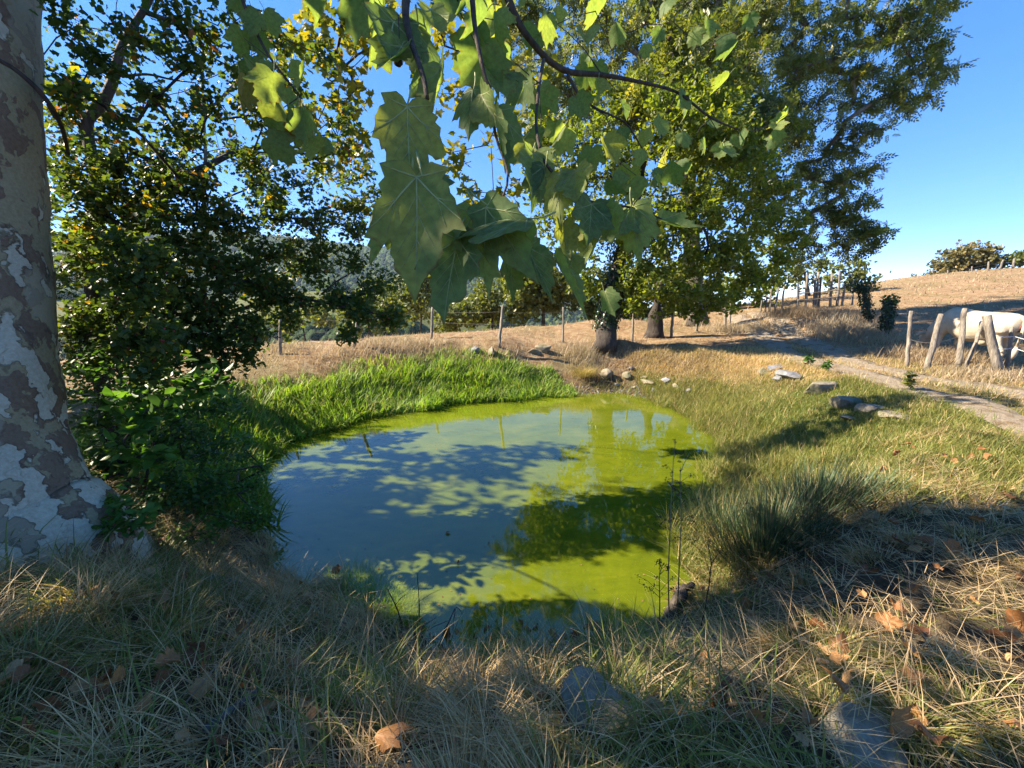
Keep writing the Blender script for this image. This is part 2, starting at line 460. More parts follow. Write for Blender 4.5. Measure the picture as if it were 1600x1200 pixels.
def gnd(px, py, maxd=120):
    """where the ray through a photograph pixel meets the ground"""
    d = ray(px, py)
    ts = np.concatenate([np.linspace(0.6, 20, 800), np.linspace(20, maxd, 800)])
    P = CAM + d * ts[:, None]
    hit = np.nonzero(P[:, 2] < H(P[:, 0], P[:, 1]))[0]
    t = ts[hit[0]] if len(hit) else maxd * 0.5
    p = CAM + d * t
    return np.array([p[0], p[1], Hs(p[0], p[1])])

TRACK_A = np.array([gnd(px, py)[:2] for px, py in [(1148, 492), (1172, 512), (1205, 533), (1290, 571), (1400, 602), (1480, 620), (1590, 660), (1700, 705)]])
TRACK_B = np.array([gnd(px, py)[:2] for px, py in [(1182, 489), (1225, 512), (1290, 545), (1370, 574), (1470, 596), (1560, 612), (1700, 640)]])
def track_d(x, y): return np.minimum(line_d(x, y, TRACK_A), line_d(x, y, TRACK_B))
def green_mask(x, y):
    """0 dry straw .. 1 lush green"""
    d = poly_sd(x, y, POND)
    near = 1 - sstep(0.6, 2.4, d)
    g = 0.25 + 0.6 * near * (y > 4.5)
    g = g + 0.5 * (1 - sstep(2.4, 4.5, d)) * (x > 2.5) * (y < 7.5) * (y > 2.6)
    g = g * (1 - 0.8 * sstep(8.5, 10.5, y)) + (fbm(x, y, 1.3, 9) - 0.5) * 0.9
    g = np.where((y < 2.3), g + 0.1, g)
    return np.clip(g, 0, 1)

m, nt, out = mat_new('ground')
pos = geo_pos(nt)
n_big = noise(nt, pos, 0.5, 4); n_mid = noise(nt, pos, 4.0, 6, 0.65); n_fine = noise(nt, pos, 38, 6, 0.7)
straw = ramp(nt, n_fine, [(0.25, (0.14, 0.085, 0.045)), (0.5, (0.30, 0.215, 0.125)), (0.75, (0.42, 0.335, 0.21))])
straw = mixc(nt, ramp(nt, n_mid, [(0.4, 0), (0.62, 1)]), straw, (0.20, 0.115, 0.06))
grn = ramp(nt, n_fine, [(0.3, (0.03, 0.05, 0.014)), (0.7, (0.10, 0.13, 0.03))])
soil = ramp(nt, n_fine, [(0.3, (0.03, 0.022, 0.015)), (0.7, (0.10, 0.075, 0.05))])
c = mixc(nt, attr(nt, 'green'), straw, grn)
c = mixc(nt, attr(nt, 'soil'), c, soil)
wood = ramp(nt, n_big, [(0.3, (0.03, 0.05, 0.02)), (0.7, (0.07, 0.10, 0.03))])
c = mixc(nt, attr(nt, 'wooded'), c, wood)
hgt = math_n(nt, 'ADD', n_mid, math_n(nt, 'MULTIPLY', n_fine, 0.6))
principled(nt, out, c, 0.95, bump(nt, hgt, 0.9, 0.06), 0.1)
M['ground'] = m

def build_ground():
    nx, ny = 520, 430
    kx = 6.05; u = np.linspace(-1, 1, nx); xs = 3.4 * np.sinh(kx * u)
    v = np.linspace(-0.45, 1, ny); ys = 3 + 2.9 * np.sinh(7.1 * v)
    ys = np.maximum.accumulate(ys)
    X, Y = np.meshgrid(xs, ys, indexing='ij')
    Z = H(X, Y)
    V = np.stack([X, Y, Z], -1).reshape(-1, 3)
    i = np.arange(nx - 1)[:, None] * ny; j = np.arange(ny - 1)[None]
    Q = np.stack([i + j, i + ny + j, i + ny + j + 1, i + j + 1], -1).reshape(-1, 4)
    mb = MB(); mb.add(V, Q)
    o = mb.build('ground', M['ground'], smooth=True)
    x, y = V[:, 0], V[:, 1]
    d = poly_sd(x, y, POND); d = np.where(np.hypot(x, y) < 60, d, 50)
    g = green_mask(x, y)
    far = sstep(60, 130, np.hypot(x, y)) * (H0(x, y) < 2)
    soil = (1 - sstep(0.05, 0.45, d + (vnoise(x, y, 0.4, 3) - 0.5) * 0.4)) * 0.9
    soil = np.maximum(soil, 0.9 * sstep(8.2, 8.8, y) * (1 - sstep(0.5, 1.3, d)) * sstep(1.2, 1.8, x) * (1 - sstep(3.0, 3.8, x)))
    soil = np.maximum(soil, 0.8 * (1 - sstep(2.4, 4.5, y)) * (0.5 + 0.9 * fbm(x, y, 0.7, 5)))
    soil = np.maximum(soil, 0.75 * np.exp(-(((x - 4.6) / 2.2) ** 2 + ((y - 10.6) / 1.1) ** 2)) * (0.4 + 1.1 * fbm(x, y, .6, 17)))
    wooded = np.clip(far * (0.4 + 1.0 * fbm(x, y, 60, 13)), 0, 1) * (1 - 0.75 * np.exp(-((y - 255) / 60) ** 2) * (x < 40))
    g = np.where(np.hypot(x, y) > 60, np.where(H0(x, y) < 2, 0.8, g), g)
    for nm, val in (('green', g), ('soil', soil), ('wooded', wooded)):
        a = o.data.attributes.new(nm, 'FLOAT', 'POINT'); a.data.foreach_set('value', np.clip(val, 0, 1).astype(np.float32))
    tag(o, 'dry grassy ground sloping from the pond banks up to the pasture', kind='structure')
build_ground()

# pond water: murky algae green body under a still reflecting surface
m, nt, out = mat_new('water')
pos = geo_pos(nt)
n1 = noise(nt, pos, 1.3, 4, 0.6); n2 = noise(nt, pos, 90, 2, 0.6)
n3 = noise(nt, mapping(nt, pos, (1.0, 2.6, 1)), 2.4, 6, 0.68, 0.8)
c = ramp(nt, math_n(nt, 'ADD', math_n(nt, 'MULTIPLY', n1, 0.5), math_n(nt, 'MULTIPLY', n3, 0.5)), [(0.32, (0.055, 0.078, 0.006)), (0.5, (0.085, 0.108, 0.005)), (0.68, (0.122, 0.138, 0.008))])
c = mixc(nt, ramp(nt, n2, [(0.66, 0), (0.72, 1)]), c, (0.22, 0.22, 0.04))
rip = noise(nt, mapping(nt, pos, (1, 1.6, 1)), 3.0, 2)
p = principled(nt, out, c, 0.035, bump(nt, rip, 0.03, 0.02), 0.5)
p.inputs['IOR'].default_value = 1.72
M['water'] = m
def build_pond():
    P = POND.copy(); c = P.mean(0)
    P = c + (P - c) * 1.0
    dirv = P - c; P = P + dirv / np.linalg.norm(dirv, axis=1)[:, None] * 0.30     # runs under the bank
    n = len(P)
    V = [np.column_stack([P, np.full(n, WZ)]), [[c[0], c[1], WZ]]]
    j = np.arange(n)
    mb = MB(); mb.add(np.concatenate(V), np.stack([j, (j + 1) % n, np.full(n, n)], -1))
    o = mb.build('pond_water', M['water'])
    if o.data.polygons[0].normal.z < 0: o.data.flip_normals()
    tag(o, 'still algae green pond water reflecting blue sky', kind='structure')
build_pond()

# two-rut dirt track
m, nt, out = mat_new('track')
pos = geo_pos(nt)
n1 = noise(nt, pos, 5, 5, 0.6); n2 = noise(nt, pos, 60, 5, 0.75)
c = ramp(nt, n2, [(0.3, (0.19, 0.15, 0.105)), (0.65, (0.44, 0.365, 0.27))])
c = mixc(nt, ramp(nt, n1, [(0.5, 0), (0.62, 0.9)]), c, (0.20, 0.14, 0.075))
principled(nt, out, c, 0.95, bump(nt, math_n(nt, 'ADD', n2, math_n(nt, 'MULTIPLY', n1, 2.0)), 1.0, 0.05), 0.15)
M['track'] = m
def build_track():
    mb = MB()
    for T in (TRACK_A, TRACK_B):
        s = np.concatenate([[0], np.cumsum(np.linalg.norm(np.diff(T, axis=0), axis=1))])
        q = np.arange(0, s[-1], 0.12)
        C = np.stack([np.interp(q, s, T[:, 0]), np.interp(q, s, T[:, 1])], -1)
        k = np.ones(9) / 9
        Cp = np.pad(C, ((4, 4), (0, 0)), 'edge'); C = np.stack([np.convolve(Cp[:, i], k, 'valid') for i in (0, 1)], -1)
        tg = np.gradient(C, axis=0); tg /= np.linalg.norm(tg, axis=1)[:, None]; nr = np.stack([-tg[:, 1], tg[:, 0]], -1)
        off = np.array([-1.0, -0.75, -0.35, 0, 0.35, 0.75, 1.0]); dz = np.array([-0.05, 0.012, 0.02, 0.02, 0.02, 0.012, -0.05])
        w = 0.32 + 0.26 * vnoise(q, q * 0 + T[0, 0], 0.6, 3)
        V = C[:, None] + nr[:, None] * (off[None] * w[:, None])[..., None]
        V = V + nr[:, None] * ((vnoise(q[:, None] + off * 3, q[:, None] * 0, 0.3, 6) - 0.5) * 0.16)[..., None]
        z = H(V[..., 0], V[..., 1]) + dz[None] + 0.012
        V = np.concatenate([V, z[..., None]], -1)
        n = 7; i = np.arange(len(C) - 1)[:, None] * n; j = np.arange(n - 1)[None]
        mb.add(V.reshape(-1, 3), np.stack([i + j, i + j + 1, i + n + j + 1, i + n + j], -1).reshape(-1, 4))
    tag(mb.build('track', M['track'], smooth=True), 'pale stony two rut farm track climbing past the pasture', kind='structure')
build_track()
# ------------------------------------------------------------------ trees, shared builders
def tmpl(points, tris):
    return np.array(points, float), [np.array(tris, int)]
# lobed small leaf (hawthorn / oak): folded along the midrib
LEAF_LOBED = tmpl([(0, 0, 0), (0.22, 0.22, 0.05), (0.36, 0.42, 0.10), (0.18, 0.52, 0.04), (0.27, 0.80, 0.06), (0, 1.0, -0.06),
                   (-0.27, 0.80, 0.06), (-0.18, 0.52, 0.04), (-0.36, 0.42, 0.10), (-0.22, 0.22, 0.05), (0, 0.5, 0)],
                  [(0, 1, 10), (1, 2, 10), (2, 3, 10), (3, 4, 10), (4, 5, 10), (5, 6, 10), (6, 7, 10), (7, 8, 10), (8, 9, 10), (9, 0, 10)])
LEAF_OVAL = tmpl([(0, 0, 0), (0.24, 0.3, 0.06), (0.22, 0.65, 0.05), (0, 1, -0.08), (-0.22, 0.65, 0.05), (-0.24, 0.3, 0.06), (0, 0.5, 0)],
                 [(0, 1, 6), (1, 2, 6), (2, 3, 6), (3, 4, 6), (4, 5, 6), (5, 0, 6)])
LEAF_ROUND = tmpl([(0, 0, 0), (0.34, 0.35, 0.08), (0.25, 0.8, 0.04), (0, 1, -0.06), (-0.25, 0.8, 0.04), (-0.34, 0.35, 0.08)],
                  [(0, 1, 2), (0, 2, 3), (0, 3, 4), (0, 4, 5)])
LEAF_PLANE = tmpl([(0, 0, 0), (0.45, -0.1, 0.08), (0.42, 0.15, 0.05), (0.75, 0.45, -0.02), (0.34, 0.55, 0.06), (0.28, 0.75, 0.05), (0, 1.1, -0.12),
                   (-0.28, 0.75, 0.05), (-0.34, 0.55, 0.06), (-0.75, 0.45, -0.02), (-0.42, 0.15, 0.05), (-0.45, -0.1, 0.08), (0, 0.4, -0.03)],
                  [(i, i + 1, 12) for i in range(11)] + [(11, 0, 12)])
def _ash():
    V = []; F = []
    def leaflet(b, d, l, w):
        d = np.array(d); n = np.array([-d[1], d[0], 0]); b = np.array(b)
        k = len(V)
        V.extend([b, b + d * l * 0.45 + n * w + [0, 0, 0.02], b + d * l + [0, 0, -0.04], b + d * l * 0.45 - n * w + [0, 0, 0.02]])
        F.extend([(k, k + 1, k + 2), (k, k + 2, k + 3)])
    for i, y in enumerate((0.25, 0.5, 0.75)):
        for s in (-1, 1):
            a = 0.9
            leaflet((0, y, -0.12 * y * y), (s * math.sin(a), math.cos(a), -0.15), 0.40, 0.10)
    leaflet((0, 0.9, -0.1), (0, 1, -0.2), 0.42, 0.105)
    k = len(V); V.extend([np.array((-0.01, 0, 0)), np.array((0.01, 0, 0)), np.array((0, 0.92, -0.1))]); F.append((k, k + 1, k + 2))
    return np.array(V, float), [np.array(F)]
SPRAY_ASH = _ash()

class Skeleton:
    """branch network: every target hooks on to the nearest branch already there"""
    def __init__(self, pts, parent=None):
        self.P = [np.asarray(p, float) for p in pts]
        self.par = list(range(-1, len(pts) - 1))
    def attach(self, tgt, rng, step=0.5, wob=0.12, sag=0.0, bias=0.25, limit=None):
        A = np.array(self.P if limit is None else self.P[:limit])
        d = A - tgt
        cost = np.linalg.norm(d, axis=1) + bias * np.maximum(0, d[:, 2])      # do not hang off branches above
        k = int(np.argmin(cost)); p = A[k]; L_ = np.linalg.norm(tgt - p)
        n = max(1, int(L_ / step)); last = k
        side = rng.normal(size=3) * wob * L_
        for i in range(1, n + 1):
            t = i / n
            q = p + (tgt - p) * t + side * math.sin(math.pi * t) * 0.6 + np.array([0, 0, sag * L_ * math.sin(math.pi * t)])
            if i < n: q = q + rng.normal(size=3) * wob * step * 0.5
            self.P.append(q); self.par.append(last); last = len(self.P) - 1
        return last
    def radii(self, tip=0.004, power=0.5, rmax=None):
        n = len(self.P); w = np.zeros(n); ch = np.zeros(n, int)
        for i in range(n):
            if self.par[i] >= 0: ch[self.par[i]] += 1
        w[ch == 0] = 1
        for i in range(n - 1, 0, -1):
            if self.par[i] >= 0: w[self.par[i]] += w[i]
        r = tip * np.maximum(w, 1) ** power
        if rmax: r = np.minimum(r, rmax)
        return r
    def mesh(self, mb, r, start=1, n=5, mat=0):
        P = np.array(self.P); par = np.array(self.par); idx = np.arange(start, len(P)); idx = idx[par[idx] >= 0]
        r0 = np.minimum(r[par[idx]], r[idx] * 1.7)
        big = r[idx] > 0.03
        for sel, k in ((big, 8), (~big, n)):
            if sel.any():
                V, Q = frusta(P[par[idx[sel]]], P[idx[sel]] + (P[idx[sel]] - P[par[idx[sel]]]) * 0.03, r0[sel], r[idx[sel]], k)
                mb.add(V, Q, 0.5, mat)

def inball(rng, n, flat=1.0):
    v = rng.normal(size=(n, 3)); v /= np.linalg.norm(v, axis=1)[:, None]
    v *= rng.random((n, 1)) ** (1 / 2.4)
    v[:, 2] *= flat
    return v

def make_tree(rng, trunk, r0, clumps, leaf, leaf_size, per_twig, twig_len, crown_mats, bark, root, tip=0.004, power=0.5, nround=10,
              up_bias=0.6, down=0.2, tint_fn=None, step=0.5, bark_trunk=None, r1=None, flat=0.85, flare=1.35, mat_pick=None, sag=0.05, rmax=None):
    """clumps: list of (centre, radius, twigs). The tree's parts: trunk, branches, crown"""
    base = np.asarray(root.location)
    trunk = np.asarray(trunk, float)
    # smooth trunk line
    s = np.linspace(0, 1, len(trunk)); q = np.linspace(0, 1, max(8, len(trunk) * 4))
    T = np.stack([np.interp(q, s, trunk[:, i]) for i in range(3)], -1)
    k = np.array([0.25, 0.5, 0.25]); Tp = np.pad(T, ((1, 1), (0, 0)), 'edge')
    T = np.stack([np.convolve(Tp[:, i], k, 'valid') for i in range(3)], -1)
    r1 = r1 or r0 * 0.45
    rad = r0 + (r1 - r0) * q; rad[0] *= flare * 1.12; rad[1] *= 1 + (flare - 1) * 0.55
    T[0, 2] -= 0.15
    V, F = tube(T, rad, nround)
    V = V + (np.stack([vnoise(V[:, 2], V[:, 0] * 2, 0.4, i) for i in range(3)], -1) - 0.5) * r0 * np.array([0.5, 0.5, 0])
    mb = MB(); mb.add(V - base, F); mb.build('trunk', bark_trunk or bark, root, smooth=True)
    sk = Skeleton(list(T))
    nT = len(T)
    ctr = np.array([c for c, r, n in clumps]); order = np.argsort(np.linalg.norm(ctr - trunk[-1], axis=1))
    tips = []; tipd = []
    for i in order:
        c, r, n = clumps[i]
        e = sk.attach(np.asarray(c, float), rng, step, 0.10, sag)
        offs = inball(rng, n, flat) * r
        offs = offs[np.argsort(np.linalg.norm(offs, axis=1))]
        for of in offs:
            p = np.asarray(c) + of
            e = sk.attach(p, rng, step * 0.6, 0.15, 0.0)
            tips.append(p); tipd.append(p - sk.P[sk.par[e]])
    r = sk.radii(tip, power, rmax or r1 * 0.9)
    mb = MB(); sk.mesh(mb, r, nT, 4)
    mb.v = [v - base for v in mb.v]
    mb.build('branches', bark, root, smooth=True)
    tips = np.array(tips); tipd = np.array(tipd); tipd /= np.linalg.norm(tipd, axis=1)[:, None] + 1e-9
    Np = len(tips) * per_twig
    ti = np.repeat(np.arange(len(tips)), per_twig)
    pos = tips[ti] + tipd[ti] * (rng.random((Np, 1)) - 0.75) * twig_len + np.clip(rng.normal(size=(Np, 3)), -1.5, 1.5) * twig_len * np.array([0.36, 0.36, 0.3])
    Mx = rand_rot(rng, Np, up_bias, down)
    tint = np.clip(rng.normal(0.5, 0.2, Np) + np.repeat(rng.normal(0, 0.12, len(tips)), per_twig), 0, 1)
    if tint_fn is not None: tint = np.clip(tint_fn(pos, tint, rng), 0, 1)
    mb = MB(); scl = leaf_size * rng.uniform(0.7, 1.25, Np)
    scatter(mb, leaf[0], leaf[1], pos - base, Mx, scl, tint, 0)
    o = mb.build('crown', crown_mats, root)
    return sk, tips, o

def C(px, py, depth, rpx, n):
    """a foliage clump seen at a photograph pixel, depth metres away, rpx pixels in radius"""
    return (at(px, py, depth), rpx * depth / FPX, n)
def warm_left(pos, tint, rng):
    return tint

# ---- oak with an ivy covered trunk at the far bank
rng = np.random.default_rng(21)
b = gnd(945, 545)
root = thing('oak_tree', 'broad leafy oak with dark ivy covered trunk on the far pond bank', 'tree', b)
D = float(b[1]) + 0.25
tr = [b, at(947, 510, D), at(955, 470, D), at(962, 420, D), at(985, 350, D), at(1000, 270, D + .2), at(1010, 200, D + .4)]
cl = [C(870, 255, D - .6, 45, 16), C(915, 225, D - .8, 50, 20), C(960, 265, D - 1, 55, 24), C(1020, 240, D - .6, 60, 26), C(1085, 240, D - .4, 60, 26),
      C(1140, 265, D, 55, 24), C(1190, 290, D + .4, 50, 22), C(1100, 310, D - .8, 60, 30), C(1030, 330, D - 1, 60, 30), C(960, 350, D - 1, 50, 24),
      C(1160, 350, D, 60, 30), C(1225, 345, D + .6, 40, 18), C(1080, 390, D - .8, 60, 30), C(1010, 410, D - .9, 50, 24), C(1150, 420, D - .2, 50, 22), C(1215, 405, D + .4, 32, 12),
      C(1060, 450, D - .8, 42, 20), C(1110, 468, D - .5, 38, 18), C(1010, 470, D - .7, 34, 16), C(985, 440, D - .6, 30, 12), C(1150, 465, D + .3, 30, 12), C(1075, 485, D - .4, 22, 8), C(830, 230, D, 34, 12), C(840, 180, D + .5, 36, 12), C(880, 200, D, 40, 14), C(905, 330, D - .8, 40, 14), C(900, 400, D - .3, 34, 12), C(920, 445, D - .2, 30, 12),
      C(1050, 180, D, 50, 20), C(980, 190, D, 50, 20), C(1110, 190, D, 45, 18), C(930, 175, D, 45, 16), C(1150, 205, D + .3, 40, 14),
      C(1040, 300, D + 2.2, 80, 26), C(1130, 330, D + 2.2, 80, 26), C(980, 300, D + 2, 70, 22), C(1080, 420, D + 2, 60, 20), C(1180, 270, D + 2, 50, 16), C(860, 300, D + .5, 36, 10)]
cl += [C(px, py, D + dd, r, n) for px, py, dd, r, n in [(850, 210, 0, 40, 14), (870, 300, -.6, 40, 16), (840, 270, .4, 36, 12), (905, 280, -.9, 45, 18), (860, 350, .2, 34, 12), (1000, 380, -1.2, 50, 20), (1080, 350, -1.2, 55, 24), (1140, 390, -.8, 45, 18), (1190, 430, .2, 34, 14), (1240, 380, .9, 30, 12), (1040, 150, -1.7, 45, 12), (1075, 175, -1.6, 45, 14), (1115, 180, -1.4, 45, 14), (1150, 195, -1.2, 40, 12), (1090, 130, -1.3, 45, 12), (1130, 145, -1.1, 40, 10), (1180, 225, -.8, 36, 10)]]
cl += [C(px, py, D - 2.2, 50, 16) for px, py in [(1115, 208), (1080, 185), (1140, 228), (1048, 158), (1165, 248), (1095, 225)]]
cl = [(c, r, int(n * 1.15)) for c, r, n in cl]
make_tree(rng, tr, 0.30, cl, LEAF_LOBED, 0.125, 26, 0.32, M['oak_leaf'], M['bark_dark'], root, step=0.4, flare=1.2, up_bias=0.1)
# ivy sleeve of the oak
rng2 = np.random.default_rng(3)
def ivy_sleeve(parent, line, rad, n, size, rng, name='ivy'):
    line = np.asarray(line, float); base = np.asarray(parent.location)
    t = rng.random(n) * (len(line) - 1); i = np.minimum(t.astype(int), len(line) - 2); f = (t - i)[:, None]
    P = line[i] * (1 - f) + line[i + 1] * f
    a = rng.random(n) * 2 * math.pi
    out_ = np.stack([np.cos(a), np.sin(a), rng.normal(0, 0.3, n)], -1)
    rr = rad * (0.75 + 0.7 * rng.random(n) * vnoise(P[:, 2] * 3 + a, a * 2, 0.5, 4))[:, None]
    Z = out_ + rng.normal(0, 0.4, (n, 3)); Z /= np.linalg.norm(Z, axis=1)[:, None]
    Y = np.tile([0, 0, -1.0], (n, 1)) + rng.normal(0, 0.5, (n, 3)); Y -= (Y * Z).sum(1)[:, None] * Z; Y /= np.linalg.norm(Y, axis=1)[:, None]
    mb = MB(); scatter(mb, *LEAF_ROUND, P + out_ * rr - base, np.stack([np.cross(Y, Z), Y, Z], -1), size * rng.uniform(0.6, 1.2, n), np.clip(rng.normal(.45, .25, n), 0, 1))
    return mb.build(name, M['ivy_leaf'], parent)
ivy_sleeve(root, tr[1:5], 0.36, 2600, 0.09, rng2)

# ---- pollard stub beside it, pale trunk
b = gnd(1022, 528)
root = thing('pollard_tree', 'old stumpy pollard trunk with leafy shoots beside a leaning fence post', 'tree', b)
D = float(b[1])
rng = np.random.default_rng(22)
make_tree(rng, [b, at(1024, 500, D), at(1026, 478, D), at(1030, 440, D)], 0.30, [C(1010, 420, D, 40, 12), C(1045, 400, D, 40, 14), C(1075, 440, D - .2, 30, 10), C(1030, 350, D, 50, 14)],
          LEAF_LOBED, 0.115, 16, 0.28, M['oak_leaf'], M['bark_dark'], root, step=0.4, flare=1.15)

# ---- tall ash behind, reaching out of the top of the picture
b = gnd(1088, 505)
D = 16.5
b = np.array([at(1088, 505, D)[0], D, 0]); b[2] = Hs(b[0], b[1])
root = thing('ash_tree', 'tall airy ash with long limbs and feathery leaves against blue sky', 'tree', b)
rng = np.random.default_rng(23)
tr = [b, at(1083, 420, D), at(1078, 330, D), at(1074, 230, D), at(1080, 130, D), at(1112, 40, D - .3), at(1140, -40, D - .3), at(1150, -140, D)]
cl = []
for px, py, r, n, dd in [(1150, 40, 40, 16, 0), (1200, 30, 45, 20, -1), (1260, 40, 50, 24, 0), (1320, 30, 50, 24, .5), (1380, 45, 45, 22, 0), (1430, 25, 40, 20, -.5), (1475, 5, 26, 12, 0),
                         (1245, 110, 45, 20, -.5), (1300, 95, 50, 24, .3), (1360, 105, 50, 24, -.3), (1420, 85, 42, 20, .2), (1462, 75, 26, 10, 0), (1380, 150, 36, 16, 0), (1430, 135, 40, 18, 0), (1470, 112, 24, 10, 0), (1425, 168, 20, 7, 0),
                         (1225, 160, 45, 18, .5), (1275, 170, 34, 12, .3), (1320, 190, 16, 5, 0), (1335, 150, 34, 12, 0),
                         (1290, 235, 30, 12, 1), (1340, 220, 28, 12, .5), (1362, 205, 18, 8, 0), (1250, 260, 40, 16, 1.2), (1300, 285, 40, 20, 1), (1345, 270, 28, 12, .5), (1310, 335, 38, 20, 1), (1350, 320, 26, 12, .5), (1345, 365, 22, 11, .5), (1378, 358, 18, 8, .3), (1320, 385, 26, 12, 1), (1270, 330, 40, 18, 1.4), (1260, 385, 34, 14, 1.4), (1350, 390, 14, 5, .5),
                         (1100, 20, 45, 16, .5), (1040, 40, 45, 16, .5), (990, 30, 45, 14, .8), (930, 40, 40, 12, 1), (1000, 100, 45, 14, 1), (1080, 110, 40, 12, 1), (1140, 110, 36, 10, 0), (940, 120, 45, 12, 1.5), (880, 80, 40, 10, 1.5), (890, 150, 40, 12, 1.5), (830, 60, 36, 8, 1.5),
                         (1180, 220, 40, 14, 1), (1130, 170, 40, 12, 1.4), (840, 190, 36, 9, 1.5), (1240, 210, 30, 10, 1),
                         (1150, -70, 90, 22, 0), (1270, -60, 90, 24, 0), (1390, -50, 80, 22, 0), (1040, -60, 90, 22, 1), (920, -40, 90, 18, 1), (1200, -180, 110, 22, 0), (1340, -160, 110, 22, 0), (1050, -180, 110, 20, 1)]:
    cl.append(C(px, py, D + dd, r, n))
cl += [C(px, py, (11.4 if 990 < px < 1200 and 40 < py < 200 else 14) + (k % 4) * 1.1, r, n) for k, (px, py, r, n) in enumerate([(830, 20, 50, 20), (900, 0, 50, 22), (960, 60, 55, 26), (1020, 0, 50, 24), (1060, 80, 55, 28), (1120, 60, 50, 26), (870, 110, 50, 22), (930, 160, 55, 26), (1000, 150, 55, 28), (1060, 150, 50, 26), (1120, 150, 50, 26), (1170, 110, 45, 22), (1190, 190, 50, 24), (1140, 240, 55, 28), (1080, 220, 55, 28), (1230, 90, 45, 22), (1210, 300, 45, 24), (1250, 200, 36, 16), (860, 200, 45, 18), (800, 120, 36, 12), (790, 40, 40, 12), (1180, 10, 45, 20), (1090, 10, 50, 22)])]
cl = [(c, r, int(n * (0.85 if c[0] / c[1] > 0.60 else 1.05))) for c, r, n in cl]
make_tree(rng, tr, 0.36, cl, SPRAY_ASH, 0.36, 12, 0.38, M['ash_leaf'], M['bark_grey'], root, tip=0.011, power=0.47, up_bias=0.0, down=0.6, step=0.55, r1=0.13, rmax=0.11, flare=1.15)

# ---- hawthorn on the left bank, dark against the light, red berries
rng = np.random.default_rng(24)
b = np.array([-4.75, 4.45, 0]); b[2] = Hs(b[0], b[1])
root = thing('hawthorn_tree', 'tangled dark hawthorn with red berries beside the plane trunk', 'tree', b)
D = 4.5
tr = [b, at(150, 560, D), at(146, 470, D), at(142, 400, D), at(150, 310, D), at(150, 240, D)]
cl = []
for px, py, r, n, d in [(130, 260, 50, 26, 4.2), (190, 250, 50, 26, 4.4), (250, 260, 50, 30, 4.4), (300, 300, 55, 34, 4.4), (230, 320, 60, 38, 4.3), (160, 330, 55, 32, 4.2), (130, 400, 45, 28, 4.3), (200, 400, 60, 40, 4.2),
                        (280, 380, 60, 40, 4.3), (340, 350, 50, 28, 4.5), (350, 420, 50, 28, 4.4), (250, 460, 55, 34, 4.2), (330, 480, 40, 20, 4.3), (180, 480, 50, 30, 4.2), (130, 520, 40, 24, 4.2), (230, 530, 40, 16, 4.2), (400, 390, 36, 13, 4.6), (420, 340, 40, 14, 4.8), (440, 400, 40, 12, 4.8),
                        (480, 350, 40, 13, 5), (520, 330, 36, 12, 5.2), (555, 320, 26, 9, 5.2), (500, 390, 36, 11, 5), (550, 400, 26, 9, 5), (560, 360, 20, 7, 5), (470, 290, 36, 10, 5), (400, 290, 36, 12, 4.8),
                        (420, 470, 30, 12, 4.7), (470, 465, 26, 12, 4.8), (520, 470, 26, 13, 4.8), (570, 490, 22, 12, 4.8), (610, 495, 20, 11, 4.8), (540, 520, 14, 6, 4.8), (580, 450, 14, 5, 4.8), (390, 520, 30, 12, 4.5), (440, 440, 36, 14, 4.8), (500, 430, 34, 12, 5), (400, 440, 36, 14, 4.6), (560, 470, 26, 10, 4.9), (600, 440, 20, 6, 5), (450, 500, 26, 8, 4.7), (520, 280, 34, 10, 5.2), (580, 300, 26, 8, 5.4), (560, 260, 26, 8, 5.4),
                        (150, 560, 40, 22, 4.2), (200, 545, 40, 22, 4.2), (260, 535, 40, 22, 4.3), (320, 540, 36, 18, 4.4), (370, 505, 34, 16, 4.5), (300, 500, 36, 20, 4.3), (385, 555, 28, 10, 4.5), (230, 585, 36, 16, 4.2), (345, 580, 28, 10, 4.4),
                        (120, 190, 40, 12, 4.4), (100, 120, 40, 10, 4.4), (160, 150, 40, 8, 4.6), (230, 190, 36, 7, 4.8), (280, 140, 40, 8, 4.8), (330, 180, 40, 8, 4.8), (250, 60, 50, 12, 4.8), (180, 50, 40, 9, 4.8), (310, 60, 40, 9, 4.8), (120, 40, 40, 9, 4.6), (360, 230, 36, 9, 5), (310, 240, 36, 9, 4.8), (420, 250, 26, 6, 5),
                        (200, -60, 80, 10, 5), (330, -50, 70, 8, 5), (90, -80, 80, 12, 4.8), (60, 150, 60, 12, 5.2), (60, 300, 60, 18, 5.2), (60, 450, 60, 20, 5.2), (-40, -40, 100, 16, 5.2), (-60, 150, 110, 28, 5.2), (-60, 330, 120, 40, 5.2)]:
    cl.append(C(px, py, d, r, n))
cl = [(c, r, int(n * (0.25 if c[2] > 3.5 else 0.7 if c[2] > 2.9 else 1))) for c, r, n in cl]
cl += [C(px, py, 3.2, r, n) for px, py, r, n in [(200, 440, 34, 10), (232, 470, 34, 10), (215, 525, 34, 10), (245, 405, 30, 7), (190, 380, 30, 7), (255, 530, 34, 10), (225, 580, 30, 8)]]
